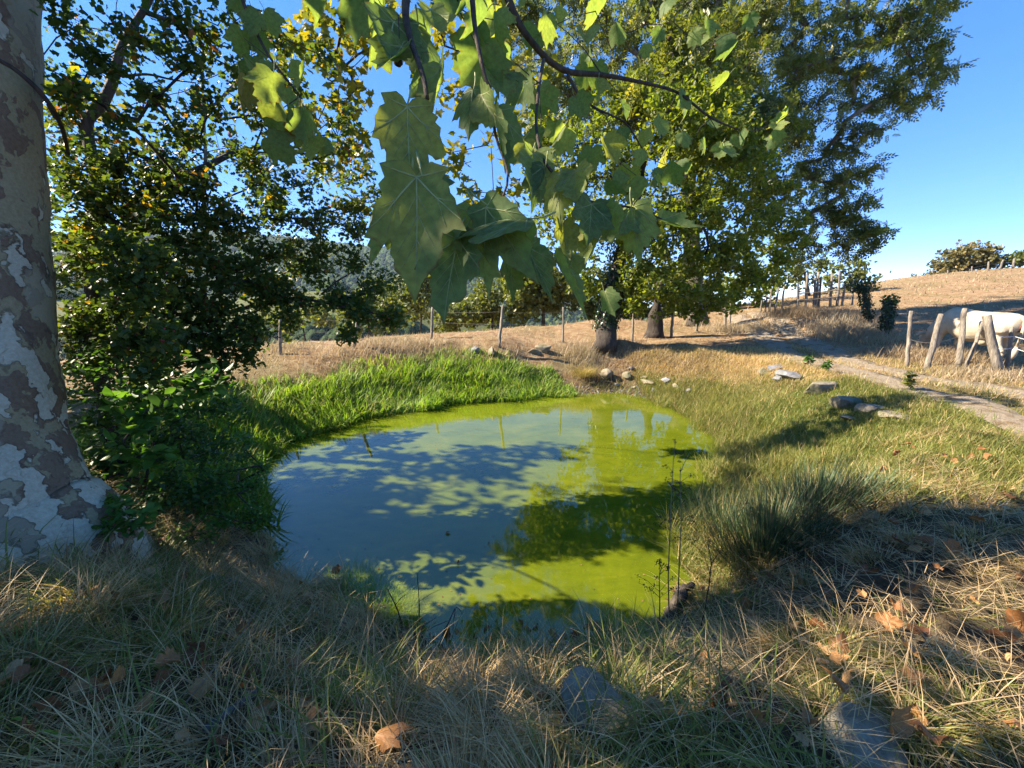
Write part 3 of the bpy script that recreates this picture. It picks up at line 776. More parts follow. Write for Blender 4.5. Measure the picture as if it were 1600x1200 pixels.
cl += [C(px, py, d, r, n) for px, py, d, r, n in [(110, 30, 2.9, 34, 4), (150, 90, 3.0, 34, 6), (210, 60, 3.1, 36, 6), (270, 30, 3.0, 36, 6), (300, 100, 3.2, 36, 6), (240, 150, 3.2, 36, 6), (190, 200, 3.2, 34, 6), (330, 160, 3.3, 34, 6), (340, 40, 3.2, 34, 6), (280, 210, 3.3, 34, 6), (370, 110, 3.3, 30, 6),
                                                          (120, 140, 3.0, 30, 6), (420, 60, 3.4, 30, 4), (460, 130, 3.5, 30, 4), (400, 180, 3.5, 34, 6), (510, 90, 3.6, 30, 4), (540, 180, 3.7, 30, 4), (480, 240, 3.7, 34, 6), (430, 300, 3.6, 36, 6), (540, 240, 3.8, 30, 4), (390, 250, 3.5, 34, 6)]]
def haw_tint(pos, t, rng):
    return t * 0.9 + 0.05 + 0.10 * (pos[:, 2] > 2.6) * rng.random(len(t))
sk, tips, crown = make_tree(rng, tr, 0.09, cl, LEAF_LOBED, 0.060, 30, 0.17, M['haw_leaf'], M['bark_dark'], root, tip=0.0022, power=0.5, step=0.28, tint_fn=haw_tint, r1=0.06, rmax=0.05, up_bias=0.3)
# heavier limbs that read against the sky
def limb(parent, pts, r, mat, name='limb', n=8):
    base = np.asarray(parent.location); P = np.asarray(pts, float)
    s = np.linspace(0, 1, len(P)); q = np.linspace(0, 1, len(P) * 4)
    T = np.stack([np.interp(q, s, P[:, i]) for i in range(3)], -1)
    for _ in range(2):
        Tp = np.pad(T, ((1, 1), (0, 0)), 'edge'); T = (Tp[:-2] + 2 * Tp[1:-1] + Tp[2:]) / 4
    V, F = tube(T - base, np.interp(q, np.linspace(0, 1, len(r)), r), n)
    mb = MB(); mb.add(V, F); return mb.build(name, mat, parent, smooth=True)
limb(root, [at(146, 260, 4.4), at(132, 188, 4.4), at(160, 165, 4.4), at(180, 120, 4.4), at(186, 80, 4.4), at(205, 45, 4.5), at(232, 5, 4.6), at(250, -40, 4.7)], [0.055, 0.05, 0.045, 0.035, 0.03], M['bark_dark'])
limb(root, [at(225, 18, 4.6), at(270, 35, 4.6), at(310, 55, 4.6), at(350, 75, 4.7)], [0.03, 0.022, 0.012], M['bark_dark'])
limb(root, [at(132, 188, 4.4), at(110, 150, 4.4), at(90, 190, 4.2), at(72, 160, 4.1)], [0.03, 0.025, 0.02, 0.012], M['bark_dark'])
limb(root, [at(186, 120, 4.4), at(230, 115, 4.6), at(270, 125, 4.7), at(310, 130, 4.8)], [0.016, 0.012, 0.006], M['bark_dark'])
limb(root, [at(280, 275, 4.4), at(320, 262, 4.6), at(360, 240, 4.8), at(410, 230, 4.9), at(460, 218, 5), at(530, 208, 5.2)], [0.04, 0.035, 0.028, 0.015, 0.006], M['bark_dark'])
limb(root, [at(280, 250, 4.5), at(310, 195, 4.7), at(345, 155, 4.8), at(385, 110, 5)], [0.032, 0.028, 0.02, 0.008], M['bark_grey'])
limb(root, [at(318, 330, 4.6), at(322, 250, 4.6), at(316, 150, 4.7), at(318, 60, 4.8)], [0.02, 0.018, 0.014, 0.008], M['bark_grey'])
limb(root, [at(318, 430, 4.5), at(320, 520, 4.5)], [0.026, 0.03], M['bark_grey'])
limb(root, [at(350, 430, 4.5), at(385, 415, 4.7), at(440, 398, 4.8), at(480, 410, 4.9)], [0.03, 0.025, 0.016, 0.006], M['bark_dark'])
limb(root, [at(340, 495, 4.5), at(400, 475, 4.7), at(470, 465, 4.8), at(530, 478, 4.8), at(580, 488, 4.8), at(620, 500, 4.8)], [0.026, 0.022, 0.016, 0.012, 0.005], M['bark_dark'])
limb(root, [at(500, 462, 4.8), at(525, 440, 4.8), at(560, 420, 4.9)], [0.014, 0.01, 0.005], M['bark_dark'])
limb(root, [at(592, 488, 4.8), at(600, 505, 4.8), at(625, 525, 4.8)], [0.008, 0.006, 0.003], M['bark_dark'])
# berries in bunches
sel = tips[(tips[:, 2] > 0.6)]; sel = sel[rng.integers(0, len(sel), 300)]
bp = np.repeat(sel, 4, 0) + rng.normal(0, 0.035, (len(sel) * 4, 3))
oct_v = np.array([(1, 0, 0), (-1, 0, 0), (0, 1, 0), (0, -1, 0), (0, 0, 1), (0, 0, -1)], float) * 0.5
oct_f = [np.array([(0, 2, 4), (2, 1, 4), (1, 3, 4), (3, 0, 4), (2, 0, 5), (1, 2, 5), (3, 1, 5), (0, 3, 5)])]
mb = MB(); scatter(mb, oct_v, oct_f, bp - np.asarray(root.location), np.tile(np.eye(3), (len(bp), 1, 1)), np.full(len(bp), 0.021), np.full(len(bp), .5))
tag(mb.build('berries', M['berry'], root, smooth=True), kind='stuff')

# ---- undergrowth on the left bank
rng = np.random.default_rng(25)
def shrub(name, label, base_px, clumps, leaf, size, per, twig, mat, seed, group=None, stem=0.012, bark='bark_twig', base=None, cat='shrub', step=0.25):
    rng = np.random.default_rng(seed)
    b = gnd(*base_px) if base is None else np.array(base, float)
    root = thing(name, label, cat, b, group)
    c0 = np.mean([c for c, r, n in clumps], 0)
    tr = [b, b + (c0 - b) * 0.35 + [0, 0, 0.05], b + (c0 - b) * 0.75]
    make_tree(rng, tr, stem * 1.6, clumps, leaf, size, per, twig, mat, M[bark], root, tip=0.0022, step=step, r1=stem, up_bias=0.7, rmax=stem)
    return root
shrub('bramble_shrub', 'dense shaded bramble thicket under the hawthorn at the left bank', (190, 790),
      [C(150, 590, 4.0, 45, 18), C(210, 600, 3.9, 50, 20), C(270, 610, 4.0, 50, 20), C(150, 660, 3.8, 45, 20), (at(215, 680, 3.8), .35, 24), C(280, 690, 4.0, 50, 22), C(340, 640, 4.3, 40, 14), C(330, 700, 4.3, 45, 18), C(160, 740, 3.6, 40, 16), C(260, 760, 3.6, 45, 18), C(320, 770, 3.9, 40, 16), C(200, 540, 4.1, 40, 14), C(300, 550, 4.3, 40, 10), C(120, 780, 3.4, 30, 8)],
      LEAF_OVAL, 0.062, 20, 0.16, M['shrub_leaf'], 31)
shrub('elder_sapling', 'bright elder sapling with broad paired leaves in front of the thicket', (222, 800),
      [C(195, 610, 3.5, 24, 6), C(230, 640, 3.45, 26, 8), C(275, 600, 3.6, 26, 7), C(310, 590, 3.7, 28, 7), C(330, 610, 3.7, 20, 4), C(220, 700, 3.4, 30, 8), C(190, 640, 3.5, 20, 5), C(245, 720, 3.4, 22, 5)],
      LEAF_OVAL, 0.125, 7, 0.17, M['young_leaf'], 32, cat='sapling', stem=0.008)
shrub('privet_sapling', 'small bright green sapling beside the foot of the plane trunk', (212, 822),
      [C(175, 785, 3.0, 16, 5), C(195, 800, 2.95, 16, 5), C(228, 790, 2.95, 12, 4), C(180, 815, 2.9, 16, 5), C(215, 820, 2.9, 16, 5)],
      LEAF_OVAL, 0.075, 7, 0.09, M['young_leaf'], 33, cat='sapling', stem=0.005)
shrub('waterside_shrub', 'fine leaved green shrub overhanging the left corner of the pond', (375, 740),
      [C(340, 740, 4.2, 36, 16), C(380, 700, 4.8, 36, 16), C(380, 760, 4.2, 32, 14), C(400, 800, 3.9, 24, 10), C(350, 810, 3.7, 30, 12), C(410, 735, 4.6, 22, 8), C(300, 830, 3.5, 26, 8)],
      LEAF_OVAL, 0.045, 20, 0.13, M['young_leaf'], 34)

# ---- trees and bushes further off
def far_tree(name, label, base, top_z, clumps, size, per, twig, mat, seed, r0=0.15, cat='tree', group=None, leaf=LEAF_ROUND):
    rng = np.random.default_rng(seed)
    root = thing(name, label, cat, base, group)
    b = np.asarray(base, float)
    c = np.mean([c for c, r, n in clumps], 0)
    make_tree(rng, [b, b * 0.6 + c * 0.4, c], r0, clumps, leaf, size, per, twig, mat, M['bark_dark'], root, tip=0.008, step=0.8, nround=7, r1=r0 * 0.4, up_bias=0.0)
    return root
def far_at(px, py, depth):
    p = at(px, py, depth); return np.array([p[0], p[1], Hs(p[0], p[1]) - 0.1])
far_tree('roadside_tree', 'dark shaded tree closing the top of the track', far_at(1185, 480, 24), 0,
         [C(1165, 400, 24, 30, 14), C(1195, 430, 24, 36, 20), C(1160, 445, 23.5, 32, 18), C(1215, 400, 24, 30, 14), C(1190, 380, 24.5, 34, 16), C(1190, 465, 23.5, 26, 12), C(1225, 440, 25, 20, 8), C(1150, 465, 23.5, 20, 8)],
         0.22, 18, 0.6, M['oak_leaf'], 41)
far_tree('hedge_tree', 'sunlit rounded tree behind the slatted upper fence', far_at(1330, 470, 27), 0,
         [C(1320, 425, 27, 26, 12), C(1345, 430, 27, 24, 12), C(1335, 410, 27, 20, 10), C(1300, 440, 27, 22, 10), C(1355, 450, 27, 16, 8), C(1330, 455, 27, 22, 10)], 0.22, 18, 0.5, M['far_leaf'], 42)
far_tree('hedge_tree', 'pale green tree between the track and the upper fence', far_at(1265, 460, 29), 0,
         [C(1262, 412, 29, 24, 12), C(1285, 415, 29, 20, 10), C(1245, 425, 29, 22, 10), C(1270, 440, 29, 26, 12), C(1225, 430, 29, 18, 8)], 0.22, 18, 0.5, M['far_leaf'], 43)
far_tree('hilltop_bush', 'large rounded brownish bush on the crest of the hill', far_at(1510, 432, 43), 0,
         [C(1485, 410, 43, 24, 40), C(1505, 396, 43, 24, 44), C(1530, 398, 43, 24, 44), C(1550, 410, 43, 18, 28), C(1470, 422, 43, 14, 20), C(1515, 415, 43, 28, 50)], 0.30, 18, 0.6, M['far_dry_leaf'], 44, cat='bush')
far_tree('hilltop_bush', 'green bush at the right end of the hill crest', far_at(1592, 420, 42), 0,
         [C(1580, 408, 42, 12, 20), C(1600, 400, 42, 16, 26), C(1625, 396, 42, 20, 26)], 0.28, 16, 0.5, M['far_leaf'], 45, cat='bush')
far_tree('hilltop_bush', 'thin dark scrub on the skyline left of the hill', far_at(1425, 442, 44), 0,
         [C(1425, 432, 44, 6, 5), C(1440, 434, 44, 7, 5), C(1405, 440, 44, 6, 4), C(1452, 430, 44, 6, 4)], 0.25, 9, 0.5, M['far_leaf'], 46, r0=0.05, cat='bush')
lab2 = ['bushy hedge tree seen behind the oak and pollard trunks', 'leafy hedge tree beyond the bank fence posts']
for k, cs in enumerate([[(940, 440, 30), (965, 470, 30), (990, 430, 34), (1010, 465, 30), (930, 480, 22), (980, 490, 22)], [(1050, 440, 34), (1080, 470, 30), (1110, 440, 34), (1120, 480, 24), (1045, 480, 24), (1085, 490, 20)]]):
    far_tree('hedge_tree', lab2[k], far_at([970, 1085][k], 490, 26 - k), 0, [C(x, y, 26 - k + (i % 3 - 1) * .6, r * 1.2, int(r * 1.0)) for i, (x, y, r) in enumerate(cs)], 0.27, 22, 0.6, M['far_leaf'], 64 + k)
lab = ['rounded pale tree beyond the field fence, left of the hanging leaves', 'tall pale green tree below the big hanging leaves, beyond the field', 'bushy tree beyond the field right of the hanging leaf tips',
       'dark round bush beside the sapling on the field edge', 'light green tree behind the oak, left of its trunk', 'hazy tree in the dip at the far left of the fence']
spec = [(575, 500, 30, [(560, 480, 30), (590, 470, 30), (600, 500, 30), (545, 505, 26)]),
        (650, 500, 32, [(640, 450, 28), (660, 470, 34), (640, 490, 30), (690, 480, 28), (670, 440, 22)]),
        (770, 505, 27, [(750, 480, 30), (785, 470, 34), (765, 500, 26), (810, 490, 28), (735, 500, 22)]),
        (715, 512, 24, [(705, 500, 16), (725, 492, 18), (700, 512, 12)]),
        (850, 500, 25, [(830, 440, 34), (860, 460, 36), (850, 420, 32), (880, 440, 34), (835, 480, 26), (880, 480, 26), (810, 455, 24)]),
        (480, 510, 38, [(470, 500, 26), (500, 495, 26), (440, 505, 24)])]
for k, (px, py, dep, cs) in enumerate(spec):
    far_tree('field_tree', lab[k], far_at(px, py, dep), 0, [C(x, y - 6, dep + (i % 3 - 1) * .6, r * 1.3, int(r * 0.85)) for i, (x, y, r) in enumerate(cs)], 0.20 + dep * .003, 24, 0.6, M['far_leaf'], 50 + k, group='trees beyond the field fence')
# trees added at the left, mostly out of frame, to shade pond and near bank
for k, (x, y, h) in enumerate([(-8.3, 6.7, 4.9), (-12.5, 6.0, 6.2), (-8.0, 4.7, 4.4), (-6.8, 2.0, 4.2), (-7.6, 2.2, 5.8), (-4.8, 1.0, 4.6)]):
    rng = np.random.default_rng(70 + k); b = np.array([x, y, 0]); b[2] = Hs(x, y)
    root = thing('shade_tree', ['broad leafy tree added for shade behind the hawthorn', 'taller leafy tree added for shade far left of the hawthorn', 'shorter leafy tree added for shade left of the hawthorn', 'unseen leafy tree added for shade left of the plane tree', 'unseen leafy tree added for shade left of the near bank', 'unseen leafy tree added for shade just left of the near bank'][k], 'tree', b)
    cl = [(b + np.array([rng.normal() * 1.1, rng.normal() * 0.75, h * rng.uniform(.38, 1)]), 0.8, 8) for _ in range(13)]
    make_tree(rng, [b, b + [0, 0, h * .4], b + [0, 0, h * .8]], 0.16, cl, LEAF_ROUND, 0.2, 12, 0.4, M['oak_leaf'], M['bark_dark'], root, tip=0.006, step=0.6)

# ---- wooded hills across the valley: each a small crown, too many to count
rng = np.random.default_rng(60)
n = 26000
az = rng.uniform(-0.98, 0.35, n); rr = 150 + 1050 * rng.random(n) ** 0.8
X = np.sin(az) * rr; Y = np.cos(az) * rr
keep = (fbm(X, Y, 60, 13) > 0.42 - 0.2 * (Y > 380)) & ~((np.abs(Y - 255) < 45) & (X < 40) & (fbm(X, Y, 40, 3) < 0.62))
X, Y = X[keep], Y[keep]; Zg = H(X, Y, False)
ico = bmesh.new(); bmesh.ops.create_icosphere(ico, subdivisions=1, radius=1)
iv = np.array([v.co[:] for v in ico.verts]); iff = [np.array([[v.index for v in f.verts] for f in ico.faces])]; ico.free()
s = rng.uniform(2.5, 5.5, len(X)) * (0.7 + 0.0006 * np.hypot(X, Y))
Mx = np.stack([rotz(a) for a in rng.uniform(0, 6.28, len(X))])
Mx = Mx * np.stack([np.ones(len(X)), np.ones(len(X)), rng.uniform(1.0, 1.7, len(X))], -1)[:, None, :]
mb = MB(); 
iv2 = iv * (1 + 0.35 * np.sin(iv[:, :1] * 7 + iv[:, 1:2] * 5 + iv[:, 2:] * 9))
scatter(mb, iv2, iff, np.stack([X, Y, Zg + s * 0.5], -1), Mx, s, np.clip(rng.normal(.35, .25, len(X)), 0, 1))
m, nt, out = mat_new('far_wood')
c = ramp(nt, attr(nt, 'tint'), [(0, (0.022, 0.042, 0.018)), (0.6, (0.05, 0.085, 0.026)), (1, (0.10, 0.12, 0.035))])
nz = noise(nt, geo_pos(nt), 0.9, 5, 0.7)
c = mixc(nt, 1.0, c, ramp(nt, nz, [(0.35, 0.45), (0.65, 1.4)]), 'MULTIPLY')
principled(nt, out, c, 0.9, bump(nt, nz, 1.0, 1.5), 0.1)
M['far_wood'] = m
tag(mb.build('far_wood', M['far_wood']), 'hazy wood covering the hills across the valley', kind='stuff')
# ------------------------------------------------------------------ plane tree with hanging leaves
m, nt, out = mat_new('plane_bark')
pos = geo_pos(nt)
sep = N(nt, 'ShaderNodeSeparateXYZ'); L(nt, pos, sep.inputs[0])
hz = N(nt, 'ShaderNodeMapRange'); L(nt, sep.outputs[2], hz.inputs[0])
hz.inputs[1].default_value = 2.6; hz.inputs[2].default_value = -0.1; hz.inputs[3].default_value = 0.0; hz.inputs[4].default_value = 1.0
fine = noise(nt, pos, 40, 6, 0.7)
wv = N(nt, 'ShaderNodeVectorMath', operation='ADD'); L(nt, pos, wv.inputs[0])
nzc = N(nt, 'ShaderNodeTexNoise'); nzc.inputs['Scale'].default_value = 9; nzc.inputs['Detail'].default_value = 4
sc = N(nt, 'ShaderNodeVectorMath', operation='SCALE'); L(nt, nzc.outputs['Color'], sc.inputs[0]); sc.inputs['Scale'].default_value = 0.16
L(nt, pos, nzc.inputs['Vector']); L(nt, sc.outputs[0], wv.inputs[1])
warp = mapping(nt, wv.outputs[0], (1.25, 1.25, 0.8))
pat = noise(nt, warp, 5.0, 2, 0.5)
pat2 = noise(nt, mapping(nt, wv.outputs[0], (1.3, 1.3, 0.9)), 6.5, 3, 0.5)
big = noise(nt, warp, 1.6, 1, 0.4)
base_c = ramp(nt, fine, [(0.3, (0.21, 0.17, 0.09)), (0.7, (0.32, 0.265, 0.155))])
red_m = ramp(nt, math_n(nt, 'ADD', pat2, math_n(nt, 'MULTIPLY', hz.outputs[0], 0.13)), [(0.55, 0), (0.575, 1)])
c = mixc(nt, red_m, base_c, ramp(nt, fine, [(0.3, (0.125, 0.08, 0.05)), (0.7, (0.20, 0.14, 0.09))]))
tan_m = ramp(nt, big, [(0.54, 0), (0.56, 1)])
c = mixc(nt, math_n(nt, 'MULTIPLY', tan_m, 0.55), c, (0.30, 0.27, 0.185))
pale_v = math_n(nt, 'ADD', pat, math_n(nt, 'MULTIPLY', hz.outputs[0], 0.165))
pale_m = ramp(nt, pale_v, [(0.645, 0), (0.658, 1)])
c = mixc(nt, pale_m, c, ramp(nt, fine, [(0.3, (0.33, 0.295, 0.205)), (0.7, (0.50, 0.46, 0.345))]))
edge_m = ramp(nt, pale_v, [(0.615, 0), (0.635, 0.6), (0.658, 0.0)])
c = mixc(nt, edge_m, c, (0.05, 0.04, 0.03))
crk = noise(nt, mapping(nt, wv.outputs[0], (6.5, 6.5, 0.8)), 2.2, 3, 0.5)
crk_m = math_n(nt, 'MULTIPLY', ramp(nt, crk, [(0.26, 1), (0.31, 0)]), ramp(nt, hz.outputs[0], [(0.35, 0), (0.7, 1)]))
c = mixc(nt, crk_m, c, (0.02, 0.016, 0.012))
hh = math_n(nt, 'ADD', math_n(nt, 'MULTIPLY', fine, 0.25), math_n(nt, 'SUBTRACT', math_n(nt, 'MULTIPLY', red_m, 0.35), math_n(nt, 'ADD', math_n(nt, 'MULTIPLY', pale_m, 0.5), math_n(nt, 'MULTIPLY', crk_m, 1.2))))
principled(nt, out, c, 0.8, bump(nt, hh, 0.7, 0.02), 0.25)
M['plane_bark'] = m

# broad lobed leaf: outline round the stalk joint
_half = [(0.0, -0.02), (0.10, -0.10), (0.24, -0.14), (0.36, -0.12), (0.55, -0.07), (0.50, 0.04), (0.60, 0.10), (0.62, 0.20), (0.71, 0.27), (0.70, 0.38), (0.80, 0.56),
         (0.67, 0.58), (0.58, 0.66), (0.50, 0.62), (0.45, 0.64), (0.46, 0.75), (0.37, 0.80), (0.36, 0.89), (0.20, 0.92), (0.10, 1.04), (0.0, 1.22)]
OUTL = np.array(_half + [(-x, y) for x, y in _half[-2:0:-1]])
VEINS = [((0, 0), (0, 1.16), .016), ((0, 0), (0.78, 0.49), .012), ((0, 0), (-0.78, 0.49), .012), ((0, 0), (0.52, -0.05), .009), ((0, 0), (-0.52, -0.05), .009),
         ((0, 0.34), (0.34, 0.72), .007), ((0, 0.34), (-0.34, 0.72), .007), ((0, 0.58), (0.24, 0.86), .006), ((0, 0.58), (-0.24, 0.86), .006), ((0, 0.16), (0.36, 0.52), .006), ((0, 0.16), (-0.36, 0.52), .006),
         ((0.36, 0.22), (0.66, 0.30), .006), ((-0.36, 0.22), (-0.66, 0.30), .006), ((0.36, 0.22), (0.52, 0.53), .006), ((-0.36, 0.22), (-0.52, 0.53), .006)]
def plane_leaf(seed, fold=0.3, curl=0.3, width=1.0, wave=0.05, rings=3, petiole=0.4, veins=True, roll=0.0):
    rng = np.random.default_rng(seed)
    ph = rng.uniform(0, 6.28, 6); asym = rng.uniform(-0.25, 0.25)
    jit = 1 + rng.normal(0, 0.035, len(OUTL)) + 0.05 * np.sin(np.arange(len(OUTL)) * 0.9 + ph[5])
    def bend(x, y):
        x = np.asarray(x, float) * width; y = np.asarray(y, float)
        ax = np.sqrt(x * x + 0.004)
        z = -fold * ax * (1 + asym * np.sign(x)) - curl * (np.maximum(y, 0) ** 2) * 0.45 - 0.22 * curl * ax ** 2
        z = z + wave * (np.sin(5.2 * x + ph[0]) * np.sin(4.3 * y + ph[1]) + 0.6 * np.sin(8 * y + ph[2]) * ax * 1.4)
        # rolling margin
        z = z + roll * np.maximum(0, ax - 0.28) ** 2 * np.sign(np.sin(ph[3]))
        k = np.sqrt(np.maximum(0.15, 1 - (0.55 * fold) ** 2))
        return np.stack([x * k, y * (1 - 0.10 * curl * np.maximum(y, 0)), z], -1)
    c = np.array([0, 0.16]); n = len(OUTL)
    fr = np.linspace(1.0 / rings, 1, rings)
    pts = [c[None]]
    for f in fr:
        pts.append(c + (OUTL * (jit[:, None] if f == 1 else 1) - c) * f)
    P2 = np.concatenate(pts)
    V = bend(P2[:, 0], P2[:, 1])
    j = np.arange(n); F = [np.stack([np.zeros(n, int), 1 + j, 1 + (j + 1) % n], -1)]
    for r in range(rings - 1):
        a = 1 + r * n
        F.append(np.stack([a + j, a + n + j, a + n + (j + 1) % n, a + (j + 1) % n], -1))
    edge = np.zeros(len(V)); edge[-n:] = 1.0
    mb = MB(); mb.add(V, F, edge, 0)
    if veins:
        for (a, b, w) in VEINS:
            t = np.linspace(0, 1, 7)[:, None]
            a = np.array(a); b = np.array(b); L2 = a + (b - a) * t
            d = (b - a) / np.linalg.norm(b - a); nn = np.array([-d[1], d[0]]); ww = w * (1 - 0.8 * t)
            for sgn in (1, -1):
                A = bend(*(L2 + nn * ww).T); B = bend(*(L2 - nn * ww).T)
                mid = bend(*L2.T) + np.array([0, 0, sgn * 0.009])
                A[:, 2] += sgn * 0.0035; B[:, 2] += sgn * 0.0035
                VV = np.concatenate([A, mid, B]); k = np.arange(6)
                mb.add(VV, np.concatenate([np.stack([k, k + 1, k + 8, k + 7], -1), np.stack([k + 7, k + 8, k + 15, k + 14], -1)]), 0.5, 1)
    if petiole:
        t = np.linspace(0, 1, 6)
        Pp = np.stack([0.05 * np.sin(t * 2 + ph[4]), -petiole * t, 0.10 * t * t + bend(0, 0)[2] * (1 - t)], -1)
        V, F = tube(Pp, np.linspace(0.010, 0.016, 6), 5); mb.add(V, F, 0.5, 1)
    return mb
def frame_to(p0, p1, facing, roll=0.0):
    """object matrix: +Y from p0 to p1, +Z as near to `facing` as possible, scale = length / 1.22"""
    y = p1 - p0; ln = np.linalg.norm(y); y = y / ln
    z = facing - (facing @ y) * y; z /= np.linalg.norm(z); x = np.cross(y, z)
    c, s = math.cos(roll), math.sin(roll); x, z = c * x - s * z, s * x + c * z
    k = ln / 1.22
    return Matrix(((x[0] * k, y[0] * k, z[0] * k, p0[0]), (x[1] * k, y[1] * k, z[1] * k, p0[1]), (x[2] * k, y[2] * k, z[2] * k, p0[2]), (0, 0, 0, 1)))

PB = at(10, 862, 2.78); PB[2] = Hs(PB[0], PB[1])
plane = thing('plane_tree', 'big mottled plane trunk at the left with large lobed leaves hanging overhead', 'tree', PB)
pbase = np.asarray(plane.location)
tl = np.array([PB + [0, 0, -0.6], PB + [0, 0, -0.15], at(-4, 860, 2.78), at(-18, 780, 2.78), at(-46, 690, 2.78), at(-54, 560, 2.78), at(-58, 430, 2.78), at(-66, 300, 2.78), at(-74, 150, 2.78), at(-82, 0, 2.78), at(-50, -160, 2.8), at(-50, -400, 2.8), at(-40, -800, 2.8)])
tr_ = np.array([0.70, 0.64, 0.57, 0.515, 0.47, 0.445, 0.43, 0.425, 0.42, 0.415, 0.40, 0.36, 0.28])
s = np.linspace(0, 1, len(tl)); q = np.linspace(0, 1, 70)
T = np.stack([np.interp(q, s, tl[:, i]) for i in range(3)], -1); Rr = np.interp(q, s, tr_)
for _ in range(3):
    Tp = np.pad(T, ((1, 1), (0, 0)), 'edge'); T = (Tp[:-2] + 2 * Tp[1:-1] + Tp[2:]) / 4
V, F = tube(T - pbase, Rr, 40)
ang = np.tile(np.arange(40) / 40 * 2 * math.pi, 70); zz = np.repeat(T[:, 2], 40)
k = len(ang)
fl = np.clip(0.9 - (zz - PB[2]), 0, 1)
radial = V[:k] - np.repeat(T - pbase, 40, 0)
lump = (fbm(ang * 0.9 + 3, zz, 0.55, 31) - 0.5) * 0.14 + (fbm(np.cos(ang) * 2, zz * 2 + np.sin(ang) * 2, 0.3, 32) - 0.5) * 0.05 + 0.07 * fl * np.cos(ang * 5 + 0.6)
V[:k] += radial * lump[:, None]
mb = MB(); mb.add(V, F); mb.build('trunk', M['plane_bark'], plane, smooth=True)

HANG = []
def hang(px, py, d): HANG.append(at(px, py, d)); return HANG[-1]
# limbs overhead, coming from the trunk above the frame and dropping into it
lA = [np.array([-3.5, 2.75, 4.3]), np.array([-2.2, 2.2, 4.2]), np.array([-0.8, 1.9, 3.7]), at(780, -40, 2.5), at(810, 40, 2.55), at(850, 90, 2.65), at(885, 114, 2.75), at(940, 116, 2.9), at(1000, 128, 3.05), at(1060, 142, 3.2), at(1110, 186, 3.3), at(1160, 205, 3.5)]
lB = [lA[2], np.array([-0.6, 1.3, 3.1]), at(640, -60, 1.35), at(632, 20, 1.25), at(640, 60, 1.2), at(662, 120, 1.12), at(668, 158, 1.08)]
lC = [lA[2], np.array([-0.2, 1.6, 3.2]), at(735, -40, 1.6), at(742, 50, 1.55), at(758, 125, 1.5), at(768, 140, 1.5), at(772, 210, 1.45), at(800, 280, 1.3), at(760, 355, 1.05), at(722, 368, 1.0)]
lD = [lA[6], at(905, 150, 2.75), at(930, 170, 2.8), at(980, 190, 2.9), at(1010, 245, 3)]
lE = [lA[1], np.array([-1.9, 2.2, 3.7]), at(360, -60, 2.7), at(385, 20, 2.65), at(420, 90, 2.6), at(470, 150, 2.55)]
lF = [lA[5], at(842, 130, 2.3), at(836, 200, 1.95), at(850, 260, 1.75), at(920, 318, 1.7), at(985, 322, 1.75), at(1040, 345, 1.8)]
lG = [np.array([-3.4, 2.7, 5.2]), np.array([-2.0, 3.6, 5.6]), np.array([-1.2, 4.0, 5.5])]
lH = [np.array([-3.4, 2.7, 5.6]), np.array([-2.4, 1.6, 6.0]), np.array([-0.5, 0.4, 5.8]), np.array([1.8, 0.2, 5.4])]
for l, r in ((lA, [.06, .05, .04, .026, .02, .02, .018, .013, .011, .009, .006]), (lB, [.03, .022, .012, .008, .006]), (lC, [.03, .02, .012, .008, .007, .006, .004, .003, .0025]), (lD, [.012, .009, .007, .004]),
             (lE, [.03, .022, .014, .009, .005]), (lF, [.012, .009, .007, .006, .005, .004]), (lG, [.12, .09, .05]), (lH, [.12, .09, .06, .03])):
    limb(plane, l, r, M['bark_grey'] if (l is lG or l is lH) else M['bark_twig'], name='limb', n=7)
limb(plane, [at(-20, 85, 2.32), at(20, 105, 2.36), at(55, 135, 2.42), at(80, 165, 2.5), at(98, 200, 2.7), at(108, 245, 3.0)], [0.013, 0.014, 0.015, 0.013, 0.01], M['bark_twig'], name='limb', n=6)

